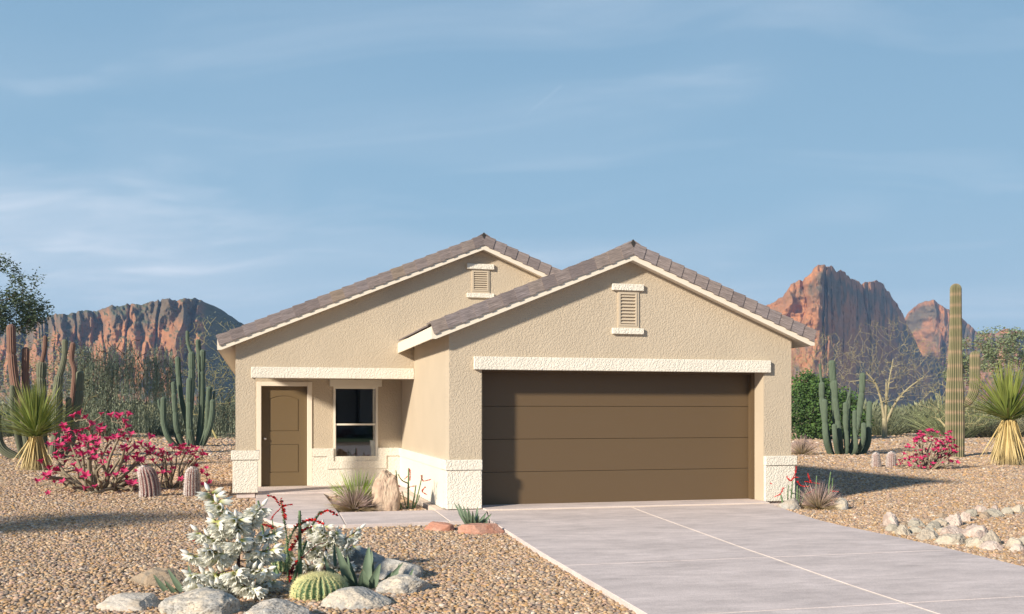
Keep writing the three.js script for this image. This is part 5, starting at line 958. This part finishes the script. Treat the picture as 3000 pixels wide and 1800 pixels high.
// far scrub: one dull mass of low bushes beyond the trees
{
  const r = rng(77), shapes = [0, 1, 2].map((k) => { const b = new Buf(); for (let i = 0; i < 420; i++) { const v = inBall(r, 0.7), d = V3(v.x, Math.abs(v.y) + 0.3, v.z).normalize(), s = V3(r() - 0.5, r() - 0.5, r() - 0.5).cross(d).normalize(), c = mul3([1, 1, 1], 0.6 + 0.7 * r()); b.leaf(v.x, Math.abs(v.y) * 1.05, v.z, d, s, 0.16 * (0.6 + r()), 0.028, c); } return b.geo(); });
  const holder = new THREE.Group(); holder.name = 'far_scrub'; holder.userData = { kind: 'stuff', label: 'low desert scrub stretching from the trees to the mountains', category: 'scrub' }; scene.add(holder);
  shapes.forEach((g) => {
    const n = 1100, im = new THREE.InstancedMesh(g, M.plant, n), m = new THREE.Matrix4(), c = new THREE.Color(); im.name = 'bushes'; im.userData.kind = 'stuff';
    for (let i = 0; i < n; i++) { const f = 72 + 430 * Math.pow(r(), 2.2), q = (r() * 2 - 1) * 0.66 * f, [x, z] = yard(q, f), s = 1.0 + 1.5 * r(); m.compose(V3(x, groundY(x, z) - 0.1, z), new THREE.Quaternion().setFromAxisAngle(V3(0, 1, 0), r() * 6), V3(s * 1.2, s * (0.7 + 0.4 * r()), s * 1.2)); im.setMatrixAt(i, m); const k = 0.7 + 0.6 * r(), g2 = r(); c.setRGB(lerp(0.13, 0.22, g2) * k, lerp(0.16, 0.21, g2) * k, lerp(0.095, 0.12, g2) * k); im.setColorAt(i, c); }
    holder.add(im);
  });
}
// mountains: a talus foot, a fluted cliff, a sloping top
function mountain(label, prof, depthAt, { seed, lean = 26, talus = 60, foot = 0.2, flute = 10, coarse = 26, veg = null, fluteAt = () => 1, green = 1, tint, tint2, dark, cols = 640, topRun = 120 }) {
  const a0 = prof[0][0], a1 = prof[prof.length - 1][0], lo = 26, hi = 120, back = 26, rows = lo + hi + back, P = [], idx = [], info = [];
  const top = (a) => { let k = 0; while (k < prof.length - 2 && a > prof[k + 1][0]) k++; return lerp(prof[k][1], prof[k + 1][1], clamp((a - prof[k][0]) / (prof[k + 1][0] - prof[k][0]))); };
  const dep = (a) => { let k = 0; while (k < depthAt.length - 2 && a > depthAt[k + 1][0]) k++; return lerp(depthAt[k][1], depthAt[k + 1][1], clamp((a - depthAt[k][0]) / (depthAt[k + 1][0] - depthAt[k][0]))); };
  for (let i = 0; i <= cols; i++) {
    const a = lerp(a0, a1, i / cols), D = (dep(a - 0.004) + dep(a) + dep(a + 0.004)) / 3, s = a * D;
    let H = top(a) * (D + lean); H += (fbm2(s * 0.09 + seed, 3.3, 3) - 0.5) * H * 0.05;
    const v0 = veg ? veg(a) : 0, fk = fluteAt(a);
    for (let j = 0; j <= rows; j++) {
      let y, d;
      if (j <= lo) { const t = j / lo; y = lerp(-4, H * foot, Math.pow(t, 1.25)); d = D - talus * (1 - t); }
      else if (j <= lo + hi) { const t = (j - lo) / hi; y = lerp(H * foot, H, t); d = D + lean * (0.35 * t + 0.65 * t * t * t); }
      else { const t = (j - lo - hi) / back; y = H - H * 0.12 * t - H * 0.9 * t * t * t; d = D + lean + topRun * t; }
      const w = fbm2(s * 0.02 + seed * 3, y * 0.02, 3) * 18, cl = sstep(lo * 0.6, lo * 1.3, j) * (1 - 0.75 * v0);
      const fl = 1 - Math.abs(2 * fbm2((s + w) * 0.045 + seed * 7, y * 0.016 + seed, 3) - 1), f2 = fbm2((s + w * 0.5) * 0.16 + seed, y * 0.05, 4) - 0.5, f3 = fbm2(s * 0.5 + seed, y * 0.35, 3) - 0.5, c0 = fbm2(s * 0.014 + seed, y * 0.006 + 2, 2) - 0.5, blk = fbm2(s * 0.05 + seed * 5, y * 0.055 + 7, 4) - 0.5, ledge = fbm2(y * 0.12 + seed, s * 0.01, 3) - 0.5;
      const disp = cl * (Math.pow(fl, 3) * flute * 1.2 * fk + blk * 26 + c0 * coarse * 2 * fk + f2 * flute * 1.1 * fk + f3 * 4.2 + ledge * 7 - Math.pow(1 - Math.abs(2 * fbm2((s + w * 0.6) * 0.07 + seed * 11, y * 0.006 + 4, 2) - 1), 14) * 16 * fk) + (1 - cl) * (f2 * 9 + c0 * coarse + f3 * 3);
      const dd = d - disp * (j > lo + hi ? 1 - (j - lo - hi) / back : 1), yy = y + (j > lo + hi - 3 ? f3 * 2.0 * (1 - v0 * 0.5) : 0) + (j > lo + hi ? (f2 * 12) * Math.min(1, (j - lo - hi) / 5) : 0);
      P.push(a * dd, yy + EYE * clamp(j / lo), -dd); info.push([s, y / H, v0, cl, fl, j]);
    }
  }
  const R = rows + 1; for (let i = 0; i < cols; i++) for (let j = 0; j < rows; j++) { const q = i * R + j; idx.push(q, q + R, q + 1, q + 1, q + R, q + R + 1); }
  const g = new THREE.BufferGeometry(); g.setAttribute('position', new THREE.Float32BufferAttribute(P, 3)); g.setIndex(idx); g.computeVertexNormals();
  const nr = g.attributes.normal;
  paint(g, (x, y, z, i) => {
    const [s, t, v0, cl, fl, j] = info[i], n1 = fbm2(s * 0.06 + seed, y * 0.022, 4), n2 = fbm2(s * 0.35 + 5, y * 0.3 + seed, 3), streak = fbm2(s * 0.14 + seed, y * 0.05, 4), bands = fbm2(y * 0.055 + seed * 2, s * 0.004, 3);
    let c = mix3(tint, tint2, sstep(0.35, 0.65, n1 * 0.5 + bands * 0.5)); c = mix3(c, dark, sstep(0.42, 0.66, streak * 0.6 + n1 * 0.25 + sstep(0.55, 0.95, t) * 0.2 - (1 - green) * sstep(0.9, 1, t) * 0.5));
    const flat = sstep(0.42, 0.75, Math.abs(nr.getY(i))), gr = clamp(flat * 1.1 * green + v0 + (1 - cl) * 0.75) * sstep(0.36, 0.56, n2 + v0 * 0.35);
    return mul3(mix3(c, [0.055, 0.068, 0.036], gr * 0.92), 0.8 + 0.4 * n2);
  });
  const m = struct('mountain', g, std({ vertexColors: true, roughness: 1, side: THREE.DoubleSide })); m.rotation.y = FACE; m.userData.label = label;
  return m;
}
const rockTint = { tint: [0.37, 0.158, 0.066], tint2: [0.28, 0.128, 0.06], dark: [0.115, 0.082, 0.052] };
mountain('long red cliff faced mesa with dark wooded right flank behind the left trees', [[-0.6361,0.0671],[-0.5858,0.0738],[-0.5522,0.0789],[-0.5187,0.0831],[-0.5019,0.0839],[-0.4851,0.0906],[-0.4700,0.0948],[-0.4616,0.0981],[-0.4499,0.0973],[-0.4348,0.0987],[-0.4180,0.1032],[-0.4079,0.1065],[-0.3945,0.1060],[-0.3861,0.1082],[-0.3761,0.1070],[-0.3677,0.1087],[-0.3576,0.1107],[-0.3442,0.1116],[-0.3341,0.1121],[-0.3257,0.1114],[-0.3232,0.1138],[-0.3190,0.1138],[-0.3131,0.1099],[-0.3022,0.1065],[-0.2922,0.1023],[-0.2838,0.0965],[-0.2766,0.0914],[-0.2586,0.0789],[-0.2335,0.0570],[-0.1999,0.0302]],
  [[-0.64, 900], [-0.48, 850], [-0.462, 812], [-0.315, 800], [-0.295, 850], [-0.20, 1010]], { seed: 4.3, ...rockTint, tint: [0.34, 0.145, 0.062], veg: (a) => sstep(-0.316, -0.306, a), foot: 0.22, flute: 15, coarse: 20, lean: 30 });
mountain('high red rock massif with a long shaded face right of the house', [[0.1409,0.0602],[0.1912,0.0753],[0.2248,0.0904],[0.2415,0.0988],[0.2566,0.1063],[0.2633,0.1097],[0.2751,0.1139],[0.2801,0.1206],[0.2852,0.1290],[0.2919,0.1332],[0.2986,0.1337],[0.3036,0.1374],[0.3070,0.1432],[0.3137,0.1449],[0.3237,0.1461],[0.3321,0.1432],[0.3388,0.1382],[0.3439,0.1340],[0.3497,0.1323],[0.3539,0.1290],[0.3590,0.1302],[0.3707,0.1302],[0.3758,0.1265],[0.3816,0.1231],[0.3850,0.1147],[0.3900,0.1097],[0.3942,0.1021],[0.3984,0.0921],[0.4060,0.0787],[0.4143,0.0602],[0.4261,0.0367]],
  [[0.14, 960], [0.26, 925], [0.316, 900], [0.322, 915], [0.40, 1210], [0.43, 1290]], { fluteAt: (a) => 1 - 0.6 * sstep(0.314, 0.325, a), seed: 9.1, green: 0.25, ...rockTint, foot: 0.12, flute: 14, coarse: 12, lean: 36, topRun: 160 });
mountain('second red rock peak behind the saguaro', [[0.3674,0.0602],[0.3841,0.0820],[0.3976,0.0934],[0.4026,0.1005],[0.4093,0.1047],[0.4177,0.1089],[0.4278,0.1102],[0.4362,0.1063],[0.4429,0.1013],[0.4496,0.0988],[0.4580,0.0921],[0.4664,0.0837],[0.4764,0.0778],[0.4898,0.0803],[0.4999,0.0845],[0.5066,0.0828],[0.5133,0.0820],[0.5187,0.0803],[0.5351,0.0820],[0.5603,0.0736],[0.5939,0.0602],[0.6442,0.0367]],
  [[0.36, 1420], [0.40, 1380], [0.428, 1330], [0.47, 1345], [0.50, 1320], [0.65, 1420]], { seed: 15.7, green: 0.25, ...rockTint, foot: 0.12, flute: 14, coarse: 16, lean: 40, topRun: 160 });
scene.fog = new THREE.FogExp2(new THREE.Color(0.38, 0.62, 1.0), 0.0002);

// ---------- across the street, seen in the window ----------
{
  const n = thing('neighbour_house', 'brick house across the street mirrored in the window', 'house', [0, 0, 22]), brick = std({ color: lin(0.36, 0.28, 0.23), roughness: 0.9, bumpMap: fineBump, bumpScale: 0.004 });
  obj('wall', poly(rect(-3, 14, 0, 3.6), 0, 0.3, [rect(4.2, 4.9, 0.001, 2.3).reverse()]), brick, n);
  obj('wall', box(6.2, 14, 0, 3.4, -1.6, -1.3), brick, n);
  obj('garage_door', box(4.15, 4.95, 0, 2.35, 0.1, 0.2), M.brown, n);
  obj('roof', [poly([[-3.6, 3.4], [14.6, 3.4], [5.5, 6.6]], -0.6, 0.2), box(6.0, 14.4, 3.3, 3.6, -2.2, 0.2), box(-3.4, 14.4, 3.4, 3.6, 0.3, 9)], M.tile[1], n);
  obj('gutter_pipe', tube([V3(6.1, 0, -0.1), V3(6.1, 3.4, -0.1)], [0.05, 0.05], 8), M.dark, n);
  for (const [x, z, w, c, l] of [[5.3, 19.6, 0.6, [0.30, 0.012, 0.02], 'red flowering bush across the street mirrored in the window'], [6.1, 19.4, 0.7, [0.45, 0.47, 0.5], 'white flowering bush across the street mirrored in the window'], [6.8, 19.8, 0.75, [0.10, 0.20, 0.02], 'lime green bush across the street mirrored in the window']]) {
    const t = thing('garden_bush', l, 'shrub', [x, 0, z], 0, 'bushes across the street'), b = new Buf(), r = rng(Math.round(x * 10));
    for (let i = 0; i < 900; i++) { const v = inBall(r, 0.5), d = V3(v.x, v.y + 0.3, v.z).normalize(), s = V3(r() - 0.5, r() - 0.5, r() - 0.5).cross(d).normalize(); b.leaf(v.x * w, Math.abs(v.y) * w * 0.9, v.z * w, d, s, 0.1, 0.025, mul3(r() < 0.6 ? c : [0.04, 0.08, 0.02], 0.6 + 0.7 * r())); }
    obj('foliage', b.geo(), M.leafy, t, 'stuff');
  }
  const lawn = struct('lawn', new THREE.PlaneGeometry(24, 9, 2, 2).rotateX(-Math.PI / 2).translate(5, 0.012, 15.5), std({ color: lin(0.06, 0.11, 0.02), roughness: 1 })); lawn.userData.label = 'lawn across the street';
}
gravelStones(avoid);
renderer.render(scene, camera);
